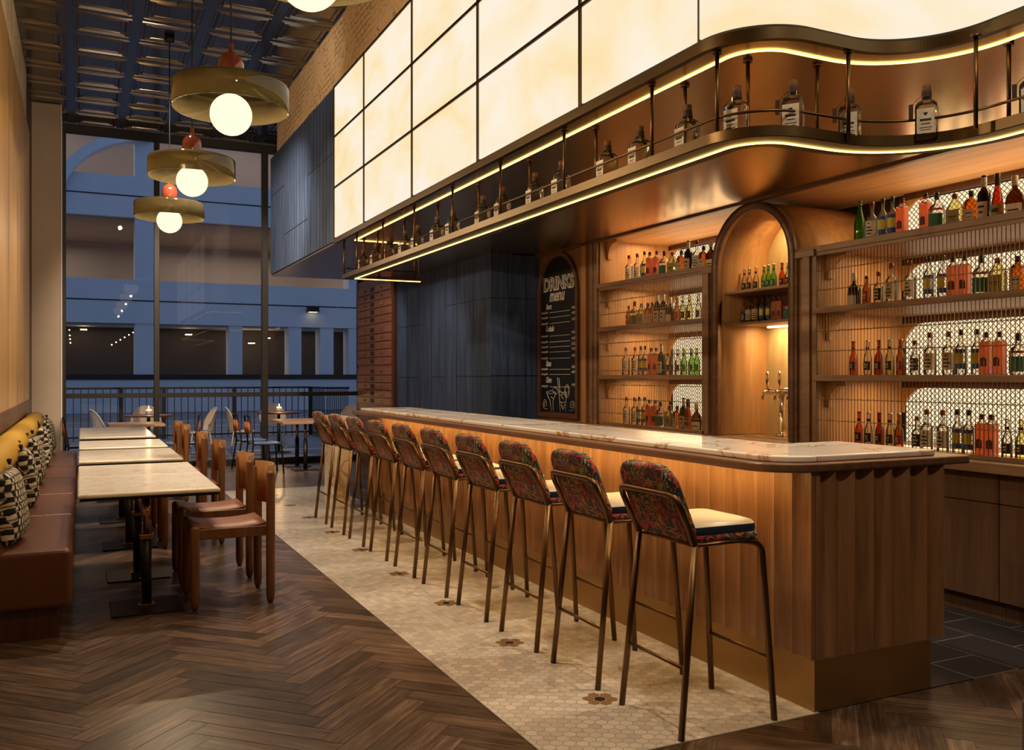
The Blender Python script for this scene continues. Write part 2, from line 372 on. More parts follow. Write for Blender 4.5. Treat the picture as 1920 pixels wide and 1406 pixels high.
# ------------------------------------------------------------------ mesh builder
class MB:
    def __init__(self):
        self.v = []; self.f = []; self.sm = []; self.mi = []
    def add(self, vs, fs, smooth=False, mi=0):
        o = len(self.v)
        self.v += [tuple(p) for p in vs]
        for f in fs:
            self.f.append(tuple(i + o for i in f)); self.sm.append(smooth); self.mi.append(mi)
        return self
    def box(self, x0, x1, y0, y1, z0, z1):
        vs = [(x, y, z) for z in (z0, z1) for y in (y0, y1) for x in (x0, x1)]
        return self.add(vs, [(0, 2, 3, 1), (4, 5, 7, 6), (0, 1, 5, 4), (2, 6, 7, 3), (0, 4, 6, 2), (1, 3, 7, 5)])
    def prism(self, pts, a, b, axis='z', smooth=False):
        # closed polygon pts (2D), extruded from a to b along axis; 2D coordinates are the two other axes in xyz order
        n = len(pts)
        def p3(p, t):
            return {'x': (t, p[0], p[1]), 'y': (p[0], t, p[1]), 'z': (p[0], p[1], t)}[axis]
        vs = [p3(p, a) for p in pts] + [p3(p, b) for p in pts]
        self.add(vs, [(i, (i + 1) % n, n + (i + 1) % n, n + i) for i in range(n)], smooth)
        self.add(vs, [tuple(range(n))[::-1], tuple(range(n, 2 * n))])
        return self
    def strip(self, inner, outer, z0, z1, closed=False, smooth=False):
        # solid band between two plan polylines of equal length
        n = len(inner)
        vs = [(p[0], p[1], z) for z in (z0, z1) for ln in (inner, outer) for p in ln]
        A, B, Cc, D = 0, n, 2 * n, 3 * n
        fs = []; sm = []
        rng = range(n if closed else n - 1)
        for i in rng:
            j = (i + 1) % n
            fs += [(A + i, B + i, B + j, A + j), (Cc + i, Cc + j, D + j, D + i), (A + i, A + j, Cc + j, Cc + i), (B + i, D + i, D + j, B + j)]
        self.add(vs, fs, smooth)
        if not closed:
            self.add(vs, [(A, Cc, D, B), (A + n - 1, B + n - 1, D + n - 1, Cc + n - 1)])
        return self
    def tube(self, path, r, n=8, closed=False):
        P = [Vector(p) for p in path]
        m = len(P)
        rs = r if isinstance(r, (list, tuple)) else [r] * m
        up = None; vs = []
        for i in range(m):
            if closed:
                t = (P[(i + 1) % m] - P[i - 1])
            else:
                t = P[min(i + 1, m - 1)] - P[max(i - 1, 0)]
            t.normalize()
            if up is None:
                up = Vector((0, 0, 1)) if abs(t.z) < 0.9 else Vector((1, 0, 0))
            s = t.cross(up); s.normalize(); up = s.cross(t); up.normalize()
            for k in range(n):
                a = 2 * PI * k / n
                vs.append(P[i] + (s * math.cos(a) + up * math.sin(a)) * rs[i])
        fs = []
        for i in range(m if closed else m - 1):
            j = (i + 1) % m
            for k in range(n):
                k2 = (k + 1) % n
                fs.append((i * n + k, i * n + k2, j * n + k2, j * n + k))
        self.add(vs, fs, True)
        if not closed:
            self.add(vs, [tuple(range(n)), tuple(range((m - 1) * n, m * n))[::-1]])
        return self
    def lathe(self, prof, n=20, c=(0, 0, 0), smooth=True, sx=1.0, sy=1.0, cap=True, sq=0.0, a0=0.0, a1=2 * PI):
        # profile of (radius, z); sq > 0 squares the section off
        vs = []
        full = abs(a1 - a0 - 2 * PI) < 1e-6
        nn = n if full else n + 1
        for r, z in prof:
            for k in range(nn):
                a = a0 + (a1 - a0) * k / n
                ca, sa = math.cos(a), math.sin(a)
                q = 1.0
                if sq:
                    e = 2 + 6 * sq
                    q = 1.0 / ((abs(ca) ** e + abs(sa) ** e) ** (1 / e))
                vs.append((c[0] + r * ca * q * sx, c[1] + r * sa * q * sy, c[2] + z))
        fs = []
        for i in range(len(prof) - 1):
            for k in range(n):
                k2 = (k + 1) % nn if full else k + 1
                fs.append((i * nn + k, i * nn + k2, (i + 1) * nn + k2, (i + 1) * nn + k))
        self.add(vs, fs, smooth)
        if cap and full:
            if prof[0][0] > 1e-4:
                self.add(vs, [tuple(range(nn))[::-1]])
            if prof[-1][0] > 1e-4:
                self.add(vs, [tuple(range((len(prof) - 1) * nn, len(prof) * nn))])
        return self
    def ball(self, c, r, n=20, m=12, sz=1.0):
        return self.lathe([(max(1e-5, r * math.sin(PI * i / m)), -r * sz * math.cos(PI * i / m)) for i in range(m + 1)], n, c, cap=False)
    def cyl(self, c, r, h, n=16):
        return self.lathe([(r, 0), (r, h)], n, c)
    def build(self, name, material, parent=None, bevel=0.0, seg=2, loc=None, merge=False):
        me = bpy.data.meshes.new(name)
        me.from_pydata(self.v, [], self.f)
        me.polygons.foreach_set('use_smooth', self.sm)
        mats = material if isinstance(material, (list, tuple)) else [material]
        for m in mats:
            me.materials.append(M[m] if isinstance(m, str) else m)
        if len(mats) > 1:
            me.polygons.foreach_set('material_index', self.mi)
        bm = bmesh.new(); bm.from_mesh(me)
        bmesh.ops.remove_doubles(bm, verts=bm.verts, dist=1e-5)
        if bevel:
            ed = [e for e in bm.edges if len(e.link_faces) == 2 and e.calc_face_angle(0) > 0.6]
            bmesh.ops.bevel(bm, geom=ed, offset=bevel, segments=seg, profile=0.5, affect='EDGES', clamp_overlap=True)
        bmesh.ops.recalc_face_normals(bm, faces=bm.faces)
        bm.to_mesh(me); bm.free()
        me.update()
        o = bpy.data.objects.new(name, me)
        COL.objects.link(o)
        if parent is not None:
            o.parent = parent
        if loc is not None:
            o.location = loc
        return o

def thing(name, label, cat, loc=(0, 0, 0), rz=0.0, group=None):
    o = bpy.data.objects.new(name, None)
    o.empty_display_size = 0.1
    COL.objects.link(o)
    o.location = loc; o.rotation_euler = (0, 0, rz)
    o['label'] = label; o['category'] = cat
    if group: o['group'] = group
    return o

def tag(o, label, cat, group=None, kind=None):
    o['label'] = label; o['category'] = cat
    if group: o['group'] = group
    if kind: o['kind'] = kind
    return o

def struct(o):
    o['kind'] = 'structure'
    return o

def dup(root, loc, rz=0.0, label=None, group=None, scale=None):
    r = root.copy(); COL.objects.link(r)
    r.location = loc; r.rotation_euler = (0, 0, rz)
    if scale: r.scale = scale
    if label: r['label'] = label
    if group: r['group'] = group
    for ch in list(root.children):
        c = ch.copy(); COL.objects.link(c); c.parent = r
        for g in ch.children:
            d = g.copy(); COL.objects.link(d); d.parent = c
    return r

def arc(cx, cy, r, a0, a1, n):
    return [(cx + r * math.cos(a0 + (a1 - a0) * i / n), cy + r * math.sin(a0 + (a1 - a0) * i / n)) for i in range(n + 1)]

def fillet(pts, r, n=5):
    P = [Vector(p) for p in pts]; out = [P[0]]
    for i in range(1, len(P) - 1):
        a = (P[i - 1] - P[i]); b = (P[i + 1] - P[i])
        la, lb = a.length, b.length; a.normalize(); b.normalize()
        ang = a.angle(b)
        if ang > 3.1:
            out.append(P[i]); continue
        t = min(r / math.tan(ang / 2), la * 0.49, lb * 0.49)
        p0 = P[i] + a * t; p1 = P[i] + b * t
        for k in range(n + 1):
            s = k / n
            out.append(p0 * (1 - s) ** 2 + P[i] * (2 * s * (1 - s)) + p1 * s ** 2)
    out.append(P[-1])
    return out

ORD = ['first', 'second', 'third', 'fourth', 'fifth', 'sixth', 'seventh', 'eighth', 'ninth', 'tenth', 'eleventh', 'twelfth', 'thirteenth',
       'fourteenth', 'fifteenth', 'sixteenth', 'seventeenth', 'eighteenth', 'nineteenth', 'twentieth', 'twenty-first', 'twenty-second']

# ------------------------------------------------------------------ floor
def herringbone():
    Wd, n = 0.11, 6
    L = Wd * n
    vs = []; fs = []; uvs = []; tone = []
    s = math.sqrt(0.5)
    g = 0.0019
    def plank(u0, v0, u1, v1, along_u):
        cu, cv = (u0 + u1) / 2, (v0 + v1) / 2
        X = (cu - cv) * s + 0.03; Y = (cu + cv) * s
        if not (-0.9 < X < 6.2 and -2.2 < Y < 15.7):
            return
        if 2.1 < X < 5.4 and 3.5 < Y < 9.2:
            return
        o = len(vs)
        for u, v in ((u0 + g, v0 + g), (u1 - g, v0 + g), (u1 - g, v1 - g), (u0 + g, v1 - g)):
            vs.append(((u - v) * s + 0.03, (u + v) * s, 0.0))
        fs.append((o, o + 1, o + 2, o + 3))
        r1, r2 = random.random() * 40, random.random() * 40
        lu, lv = u1 - u0, v1 - v0
        q = [(0, 0), (lu, 0), (lu, lv), (0, lv)]
        if not along_u: q = [(b, a) for a, b in q]
        uvs.extend([(a + r1, b + r2) for a, b in q])
        tone.append(random.random())
    for r in range(-60, 170):
        for m in range(-14, 18):
            u0 = r * Wd + m * 2 * L; v0 = r * Wd
            plank(u0, v0, u0 + L, v0 + Wd, True)
            c = r
            plank(c * Wd, (c - 2 * n + 1) * Wd + 2 * n * m * Wd, c * Wd + Wd, (c - 2 * n + 1) * Wd + 2 * n * m * Wd + L, False)
    me = bpy.data.meshes.new('floor')
    me.from_pydata(vs, [], fs)
    ul = me.uv_layers.new(name='UVMap')
    for i, uv in enumerate(uvs):
        ul.data[i].uv = uv
    at = me.attributes.new('tone', 'FLOAT', 'FACE')
    at.data.foreach_set('value', tone)
    me.materials.append(M['floor_wood'])
    o = bpy.data.objects.new('floor', me); COL.objects.link(o)
    return struct(o)
herringbone()
struct(MB().box(-1.2, 6.4, -2.4, 15.5, -0.12, -0.0015).build('floor_subbase', 'dark_strip'))

def hexfloor():
    X0, X1, Y0, Y1 = 1.648, 2.95, 2.99, 12.0
    sz = 0.0310; h = sz * math.sqrt(3)
    g = 0.93
    vs = []; fs = []; cols = []
    ix = int((X1 - X0) / (1.5 * sz)) + 2; iy = int((Y1 - Y0) / h) + 2
    fl = [(2.165, 3.55 + 0.975 * k) for k in range(9)]
    cs = []
    for i in range(ix):
        for j in range(iy):
            cs.append((X0 + 1.5 * sz * i, Y0 + h * (j + (0.5 if i % 2 else 0))))
    near = []
    for fx, fy in fl:
        near.append(min(cs, key=lambda c: (c[0] - fx) ** 2 + (c[1] - fy) ** 2))
    for cx, cyy in cs:
        col = None
        for fx, fy in near:
            d = math.hypot(cx - fx, cyy - fy)
            if d < 0.3 * sz: col = (0.022, 0.013, 0.010)
            elif d < 1.2 * h: col = (0.20, 0.115, 0.05)
        if col is None:
            t = random.random()
            k = 0.82 + 0.30 * random.random()
            col = (0.56 * k, (0.49 + 0.02 * t) * k, (0.405 + 0.03 * t) * k)
        pts = []
        for k in range(6):
            a = PI / 3 * k
            x = cx + sz * g * math.cos(a); y = cyy + sz * g * math.sin(a)
            pts.append((min(max(x, X0), X1), min(max(y, Y0), Y1), 0.0042))
        if max(p[0] for p in pts) - min(p[0] for p in pts) < 0.004 or max(p[1] for p in pts) - min(p[1] for p in pts) < 0.004:
            continue
        o = len(vs); vs.extend(pts); fs.append(tuple(range(o, o + 6))); cols.append(col)
    me = bpy.data.meshes.new('floor_hexagon_tiles')
    me.from_pydata(vs, [], fs)
    at = me.attributes.new('tile_colour', 'FLOAT_COLOR', 'FACE')
    for i, c in enumerate(cols):
        at.data[i].color = rgb(c)
    me.materials.append(M['hex'])
    o = bpy.data.objects.new('floor_hexagon_tiles', me); COL.objects.link(o)
    struct(o)
hexfloor()
struct(MB().box(1.645, 2.95, 2.987, 12.0, 0.0, 0.0034).build('floor_tile_grout', 'grout'))
mb = MB()
for i in range(7):
    for j in range(-1, 18):
        x0 = 3.00 + 0.325 * i; y0 = 3.0 + 0.50 * j + (0.25 if i % 2 else 0)
        mb.box(x0 + 0.004, min(x0 + 0.321, 5.06), max(3.0, y0 + 0.004), y0 + 0.496, 0.001, 0.005)
struct(mb.build('floor_bar_tiles', 'dark_tile'))
struct(MB().box(2.95, 5.06, 2.998, 12.0, 0.0, 0.0035).build('floor_bar_joints', 'tile_joint'))

# ------------------------------------------------------------------ room shell
ZC = 5.4
struct(MB().box(-0.78, -0.645, -2.3, 14.47, 0, ZC + 0.1).build('wall_left', 'plaster'))
struct(MB().box(-0.78, 6.3, -2.45, -2.3, 0, ZC + 0.1).build('wall_behind', 'dark_wall'))
struct(MB().box(6.05, 6.2, -2.3, 15.5, 0, ZC + 0.1).build('wall_right', 'dark_wall'))
struct(MB().box(-0.645, -0.632, -2.3, 13.85, 1.165, 4.79).build('wall_left_panelling', 'golden_panel'))
mb = MB()
for k in range(11):
    mb.box(-0.633, -0.6305, 12.6 - 1.35 * k, 12.606 - 1.35 * k, 1.17, 4.79)
struct(mb.build('wall_left_panelling_seams', 'brown_trim'))
struct(MB().box(-0.645, -0.634, -2.3, 13.07, 4.79, ZC).build('wall_left_wallpaper', 'wallpaper'))
struct(MB().box(-0.645, -0.615, -2.3, 13.95, 1.0, 1.17).build('trim_1', 'brown_trim', bevel=0.004))
struct(MB().box(-0.645, -0.634, 13.07, 14.47, 0, ZC).build('trim_2', 'dark_strip'))
struct(MB().box(-0.78, -0.25, 14.47, 15.5, 0, ZC).build('wall_column', 'plaster'))
struct(MB().box(-0.264, -0.248, 14.452, 14.47, 0, ZC).build('lit_edge_strip', 'lit_edge_paint'))  # pale strip paints in the lit right edge of the column
# right: wallpapered bulkhead over the bar, cabinet wall
struct(MB().box(2.535, 6.05, -2.3, 13.05, 4.67, ZC).build('wall_bulkhead', 'wallpaper'))
struct(MB().box(4.66, 6.05, 9.9, 15.5, 0, ZC).build('wall_cabinet_side', 'dark_wall'))

def tin_ceiling():
    mb = MB()
    T = 0.69
    xs = [-0.82 + T * i for i in range(9)]
    ys = [15.45 - T * j for j in range(26)]
    prof = [(0.0, 0.0), (0.050, 0.0), (0.054, -0.009), (0.060, -0.009), (0.064, 0.0), (0.082, 0.0), (0.090, -0.016), (0.098, -0.018), (0.112, -0.004), (0.118, 0.004), (0.150, 0.004),
            (0.154, -0.004), (0.160, -0.004), (0.164, 0.006)]
    for x in xs:
        for y in ys:
            vs = []; fs = []
            for d, z in prof:
                vs += [(x + d, y - d, ZC + z), (x + T - d, y - d, ZC + z), (x + T - d, y - T + d, ZC + z), (x + d, y - T + d, ZC + z)]
            for i in range(len(prof) - 1):
                for k in range(4):
                    k2 = (k + 1) % 4
                    fs.append((4 * i + k, 4 * i + k2, 4 * i + 4 + k2, 4 * i + 4 + k))
            e = 4 * (len(prof) - 1)
            fs.append((e, e + 1, e + 2, e + 3))
            mb.add(vs, fs)
    o = mb.build('ceiling', 'tin')
    struct(o)
tin_ceiling()
struct(MB().box(-0.9, 6.3, -2.45, 15.6, ZC + 0.06, ZC + 0.2).build('ceiling_slab', 'dark_wall'))

# window wall
YW = 15.45
mb = MB()
mb.box(-0.25, 4.62, YW - 0.05, YW + 0.07, 5.25, 5.38)
mb.box(-0.25, 4.62, YW - 0.05, YW + 0.07, 0.0, 0.10)
mb.box(-0.25, 4.62, YW - 0.04, YW + 0.06, 1.14, 1.21)
mb.box(-0.25, -0.21, YW - 0.05, YW + 0.07, 0.1, 5.25)
for x0, x1 in ((1.055, 1.135), (2.745, 2.845), (4.4, 4.62)):
    mb.box(x0, x1, YW - 0.05, YW + 0.07, 0.1, 5.25)
struct(mb.build('window_frame', 'frame_metal', bevel=0.004, seg=1))
for i, (x0, x1) in enumerate(((-0.21, 1.055), (1.135, 2.745), (2.845, 4.4))):
    mb = MB()
    mb.add([(x0, YW, 0.1), (x1, YW, 0.1), (x1, YW, 1.14), (x0, YW, 1.14)], [(0, 1, 2, 3)])
    mb.add([(x0, YW, 1.21), (x1, YW, 1.21), (x1, YW, 5.25), (x0, YW, 5.25)], [(0, 1, 2, 3)])
    struct(mb.build('window_%d' % (i + 1), 'window_glass'))

# ------------------------------------------------------------------ S-curved plan line of the canopy
def spath(off, y_far=9.42, y_near=-2.2, n=36):
    # off: outward (towards the room) offset from the lit line
    p = [(2.657 - off, y_far)]
    p += arc(2.857, 3.28, 0.20 + off, PI, 1.5 * PI, n)
    p += arc(3.10, 2.568, 0.512 - off, PI / 2, 0, n)
    p += [(3.612 - off, y_near)]
    return p

SO = 2.95
# bronze soffit
pts = spath(0.13, 13.38)
struct(MB().prism(pts + [(5.0, -2.2), (5.0, 9.6), (4.66, 9.6), (4.66, 13.38)], SO, SO + 0.03, 'z').build('ceiling_soffit', 'bronze'))
struct(MB().box(5.0, 5.045, -2.2, 9.75, SO - 0.02, SO + 0.05).build('trim_3', 'brown_trim'))
struct(MB().strip(spath(0.118, 9.75), spath(0.15, 9.75), SO - 0.004, SO + 0.046).build('trim_4', 'bronze_edge'))

# backlit panel wall
lw = thing('light_wall', 'tall backlit alabaster panel wall curving above the bar', 'light wall', (2.5, 6.0, 3.0))
def lwb(mb, name, m, **k):
    mb.v = [(a - 2.5, b - 6.0, c - 3.0) for a, b, c in mb.v]
    return mb.build(name, m, lw, **k)
rows = [3.01, 3.56, 4.12, 4.67]
cols = [9.75, 8.594, 7.17, 5.78, 4.346, 3.30]
for i in range(5):
    for j in range(3):
        mb = MB().box(2.517, 2.53, cols[i + 1] + 0.012, cols[i] - 0.012, rows[j] + (0.005 if j == 0 else 0.011), rows[j + 1] - 0.011)
        lwb(mb, 'light_panel', 'light_panel')
cv = [p for p in spath(0.14, 3.29)]
ci = [p for p in spath(0.127, 3.29)]
for j in range(3):
    lwb(MB().strip(ci[1:], cv[1:], rows[j] + (0.005 if j == 0 else 0.011), rows[j + 1] - 0.011, smooth=True), 'light_panel', 'light_panel')
mb = MB()
for y in cols[:-1]:
    mb.box(2.506, 2.55, y - 0.012, y + 0.012, 3.0, 4.68)
for z in rows[1:]:
    mb.box(2.508, 2.55, 3.28, 9.75, z - 0.011, z + 0.011)
    mb.strip(spath(0.10, 3.29), spath(0.149, 3.29), z - 0.011, z + 0.011)
lwb(mb, 'frame', 'bronze_edge')
lwb(MB().strip(spath(0.02, 9.75), spath(0.12, 9.75), 2.98, 4.67), 'backing', 'dark_wall')

# blue stained boarding beyond the panel wall
mb = MB().box(2.51, 6.0, 9.765, 13.4, 2.975, 4.67)
struct(mb.build('wall_bulkhead_boarding', 'blue_wood'))
mb = MB()
for k in range(1, 24):
    y = 9.765 + 0.155 * k
    if y < 13.38: mb.box(2.5075, 2.512, y, y + 0.004, 2.98, 4.67)
for y0, y1, z in ((9.765, 11.0, 3.95), (11.0, 12.4, 3.42), (12.4, 13.4, 4.1)):
    mb.box(2.507, 2.512, y0, y1, z, z + 0.006)
struct(mb.build('wall_bulkhead_joints', 'joint'))

# blue boarded column
struct(MB().box(4.4, 5.1, 9.735, 13.235, 0, SO).build('wall_blue_column', 'blue_wood'))
mb = MB()
for y0, y1, z in ((12.0, 13.2, 2.22), (9.735, 11.2, 2.42), (10.4, 10.8, 1.48), (12.3, 13.2, 1.46), (11.2, 11.7, 1.47), (9.735, 10.4, 1.48)):
    mb.box(4.3965, 4.402, y0, y1, z, z + 0.006)
for y in (10.25, 10.8, 11.2, 11.75, 12.25, 12.75):
    mb.box(4.397, 4.402, y, y + 0.004, 0, SO)
for z in (2.42, 1.49):
    mb.box(4.4, 5.05, 9.7315, 9.737, z, z + 0.007)
for x in (4.62, 4.86):
    mb.box(x, x + 0.004, 9.7318, 9.737, 0, SO)
struct(mb.build('wall_blue_column_joints', 'joint'))

# ------------------------------------------------------------------ drawer cabinet
dc = thing('drawer_cabinet', 'tall brown wooden cabinet of many small drawers beside the window', 'cabinet', (4.4, 13.25, 0))
X0, Y0 = 4.4, 13.25
def loc(mb, x, y, z=0.0):
    mb.v = [(a - x, b - y, c - z) for a, b, c in mb.v]
    return mb
loc(MB().box(4.4, 4.60, 13.25, 15.38, 0, 3.12), X0, Y0).build('body', 'cab_wood', dc, bevel=0.004, seg=1)
loc(MB().box(4.34, 4.45, 13.245, 13.33, 0, 3.12), X0, Y0).build('side_post', 'dark_strip', dc, bevel=0.004, seg=1)
for zb, zt in ((1.01, 1.618), (1.663, 2.299), (2.344, 2.979)):
    nrow = 5
    hh = (zt - zb) / nrow
    for r in range(nrow):
        z0 = zb + r * hh
        d = loc(MB().box(4.372, 4.4, 13.5, 15.34, z0 + 0.008, z0 + hh - 0.008), X0, Y0).build('drawer', 'cab_wood', dc, bevel=0.004, seg=1)
        loc(MB().box(4.366, 4.373, 14.36, 14.56, z0 + 0.03, z0 + hh - 0.022), X0, Y0).build('label_plate', 'dark_hole', d)
        for y in (13.93, 14.87):
            loc(MB().ball((4.362, y, z0 + hh / 2), 0.020, 10, 6).cyl((4.372, y, z0 + hh / 2), 0.006, 0.002, 6), X0, Y0).build('knob', 'brass', d)

# ------------------------------------------------------------------ bar
bar = thing('bar_counter', 'long fluted wooden bar with marble top and brass plinth', 'bar counter', (2.93, 3.0, 0))
def barb(mb, name, m, **k):
    return loc(mb, 2.93, 3.0).build(name, m, bar, **k)
def flutes(a0, a1, n, seg=6, depth=0.018):
    pts = []
    w = (a1 - a0) / n
    for i in range(n):
        for s in range(seg + (1 if i == n - 1 else 0)):
            t = s / seg
            pts.append((a0 + w * (i + t), depth * (1 - (2 * t - 1) ** 2)))
    return pts
fp = flutes(3.0, 9.28, 53)
barb(MB().strip([(2.965, y) for y, d in fp], [(2.912 + d, y) for y, d in fp], 0.235, 1.067), 'front_panel', 'bar_wood')
ep = flutes(2.93, 3.75, 7, 8, 0.030)
barb(MB().strip([(x, 3.045) for x, d in ep], [(x, 2.99 + d) for x, d in ep], 0.235, 1.067), 'end_panel', 'bar_wood')
barb(MB().box(2.93, 3.60, 3.045, 9.75, 0.24, 1.06), 'carcass', 'base_wood')
barb(MB().box(2.905, 2.965, 9.28, 9.75, 0.0, 1.067), 'far_panel', 'bar_wood')
barb(MB().box(2.93, 3.665, 2.998, 9.28, 0.0, 0.235).box(2.93, 3.5, 9.28, 9.6, 0.0, 0.235), 'plinth', 'plinth_brass')
def topline(x, y, r, n=10, yf=9.75):
    return [(x, yf)] + arc(x + r, y + r, r, PI, 1.5 * PI, n)
wt = topline(2.71, 2.985, 0.24) + [(3.93, 2.985), (3.93, 3.70), (3.42, 3.70), (3.42, 9.75)]
barb(MB().prism(wt, 1.067, 1.108), 'counter_edge', 'edge_wood', bevel=0.010, seg=3)
mt = topline(2.775, 3.03, 0.19, yf=9.62) + [(3.74, 3.03), (3.74, 3.66), (3.345, 3.66), (3.345, 9.62)]
barb(MB().prism(mt, 1.108, 1.138), 'marble_top', 'bar_marble', bevel=0.009, seg=3)
barb(MB().box(2.785, 2.795, 3.20, 9.26, 1.0625, 1.0669), 'led_strip', 'led_amber')
# marble pier at the far end
pr_ = MB().box(2.53, 2.70, 9.78, 10.25, 0, 1.04).build('marble_pier', 'pier_marble', bevel=0.004)
tag(pr_, 'pale veined marble pier behind the far end of the bar', 'pier')

# ------------------------------------------------------------------ hanging bottle shelf
hs = thing('hanging_shelf', 'curved bronze bottle shelf hung on posts over the bar', 'shelf', (2.6, 6.0, 2.5))
def hsb(mb, name, m, **k):
    return loc(mb, 2.6, 6.0, 2.5).build(name, m, hs, **k)
ZS = 2.5376
YF = 9.42
def ring(off):
    # shelf line with the return at the far end
    p = spath(off, YF + off + 0.0)
    return [(3.40, YF + off)] + p
hsb(MB().strip(ring(-0.078), ring(0.111), ZS, ZS + 0.014), 'shelf_board', 'bronze_edge')
hsb(MB().strip(ring(0.100), ring(0.113), ZS, ZS + 0.046), 'front_lip', 'bronze_edge')
hsb(MB().strip(ring(-0.005), ring(0.005), ZS - 0.006, ZS + 0.001), 'lower_led', 'led')
ulx = [(3.42, YF)] + spath(0, YF)
hsb(MB().strip([(3.42, YF - 0.006)] + spath(-0.006, YF - 0.006), [(3.42, YF + 0.006)] + spath(0.006, YF + 0.006), SO - 0.006, SO + 0.001), 'upper_led', 'led')
fr_pts = [(2.56, y) for y in (9.51, 9.007, 8.124, 7.243, 6.37, 5.502, 4.615, 3.715)] + [(2.565, 3.215), (3.088, 2.955), (3.437, 2.585), (3.52, 1.6)]
bk_pts = [(2.72, y) for y in (9.30, 8.808, 7.975, 7.103, 6.237, 5.378, 4.521, 3.66)] + [(2.765, 3.245), (3.095, 3.150), (3.650, 2.585)]
fr_pts += [(2.95, 9.50), (3.36, 9.50)]
for x, y in fr_pts:
    hsb(MB().cyl((x, y, ZS + 0.01), 0.0095, SO - ZS - 0.01, 10).cyl((x, y, SO - 0.012), 0.022, 0.012, 10), 'post', 'brass_tube')
for x, y in bk_pts + [(3.05, 9.36), (3.36, 9.36)]:
    hsb(MB().cyl((x, y, ZS + 0.01), 0.0095, SO - ZS - 0.01, 10).cyl((x, y, SO - 0.012), 0.022, 0.012, 10), 'post', 'brass_tube')
hsb(MB().tube([(3.38, YF + 0.085, ZS + 0.115)] + [(a, b, ZS + 0.115) for a, b in spath(0.092, YF + 0.085)], 0.0065, 6), 'guard_rail', 'brass_tube')

# ------------------------------------------------------------------ pendants
def make_pendant(x, y, label):
    p = thing('pendant_lamp', label, 'pendant lamp', (x, y, ZC), group='pendant lamps over the tables')
    zs = 3.40 - ZC
    MB().lathe([(0.001, 0.0), (0.055, 0.0), (0.055, -0.05), (0.001, -0.055)], 16).build('ceiling_rose', 'black_metal', p)
    MB().cyl((0, 0, 3.74 - ZC), 0.006, ZC - 3.74 - 0.05, 6).build('cord', 'cord', p)
    MB().lathe([(0.001, 0.372), (0.014, 0.37), (0.016, 0.362), (0.016, 0.312), (0.030, 0.304), (0.055, 0.290), (0.075, 0.265), (0.085, 0.235), (0.088, 0.20), (0.088, 0.09), (0.001, 0.09)], 24, (0, 0, zs)).build('cap', 'red_gloss', p)
    R0 = 0.385
    sh = [(0.088, 0.094), (R0 - 0.03, 0.094), (R0 - 0.008, 0.086), (R0, 0.066), (R0, -0.088), (R0 - 0.006, -0.088), (R0 - 0.006, 0.062), (R0 - 0.014, 0.08), (R0 - 0.03, 0.087), (0.088, 0.087)]
    MB().lathe(sh, 48, (0, 0, zs), cap=False).build('shade', 'smoke', p)
    MB().ball((0, 0, 3.28 - ZC), 0.14, 28, 16).build('globe', 'globe', p)
    MB().cyl((0, 0, 3.415 - ZC), 0.045, 0.075, 16).build('lamp_holder', 'red_gloss', p)
    return p
PN = [(0.925, 4.02, 'smoked glass pendant lamp at the top edge, nearest of four'), (0.925, 6.36, 'large smoked glass pendant lamp with red cap, second nearest'),
      (0.92, 8.70, 'smoked glass pendant lamp with red cap, third nearest'), (0.92, 11.04, 'smallest-looking smoked glass pendant lamp with red cap, farthest of four')]
for x, y, lb in PN:
    make_pendant(x, y, lb)
    lamp('pendant_bulb', 'POINT', (x, y, 3.11), 46, (1.0, 0.72, 0.42), shadow_soft_size=0.02)

# ------------------------------------------------------------------ tables, chairs, bench
def make_table(label, y0, y1, x0=-0.02, x1=0.815, zt=0.77):
    t = thing('cafe_table', label, 'table', ((x0 + x1) / 2, (y0 + y1) / 2, 0), group='marble cafe tables along the bench')
    hx, hy = (x1 - x0) / 2, (y1 - y0) / 2
    MB().box(-hx, hx, -hy, hy, zt - 0.028, zt).build('tabletop', 'table_marble', t, bevel=0.013, seg=3)
    MB().box(-hx + 0.012, hx - 0.012, -hy + 0.012, hy - 0.012, zt - 0.045, zt - 0.028).build('under_board', 'black_metal', t)
    py = -hy + 0.20
    px = 0.382 - (x0 + x1) / 2
    MB().box(px - 0.214, px + 0.214, py - 0.214, py + 0.214, 0.0, 0.012).build('base_plate', 'black_metal', t, bevel=0.004)
    MB().cyl((px, py, 0.012), 0.031, 0.455, 16).build('column', 'black_metal', t)
    MB().box(px - 0.042, px + 0.042, py - 0.042, py + 0.042, 0.445, 0.475).build('collar', 'brass', t, bevel=0.004)
    MB().cyl((px, py, 0.475), 0.021, zt - 0.045 - 0.475, 14).build('upper_tube', 'brass', t)
    MB().box(px - 0.05, px + 0.05, py - 0.035, py + 0.035, 0.012, 0.026).build('foot_bracket', 'brass', t, bevel=0.003)
    return t
TB = [(6.05, 7.06), (7.075, 7.98), (8.37, 9.60), (9.91, 11.0), (11.60, 12.62), (12.635, 13.74)]
for i, (a, b) in enumerate(TB):
    make_table('square white marble cafe table, %s from the camera along the bench' % ['nearest', 'second', 'third', 'fourth', 'fifth', 'sixth and farthest'][i], a, b)

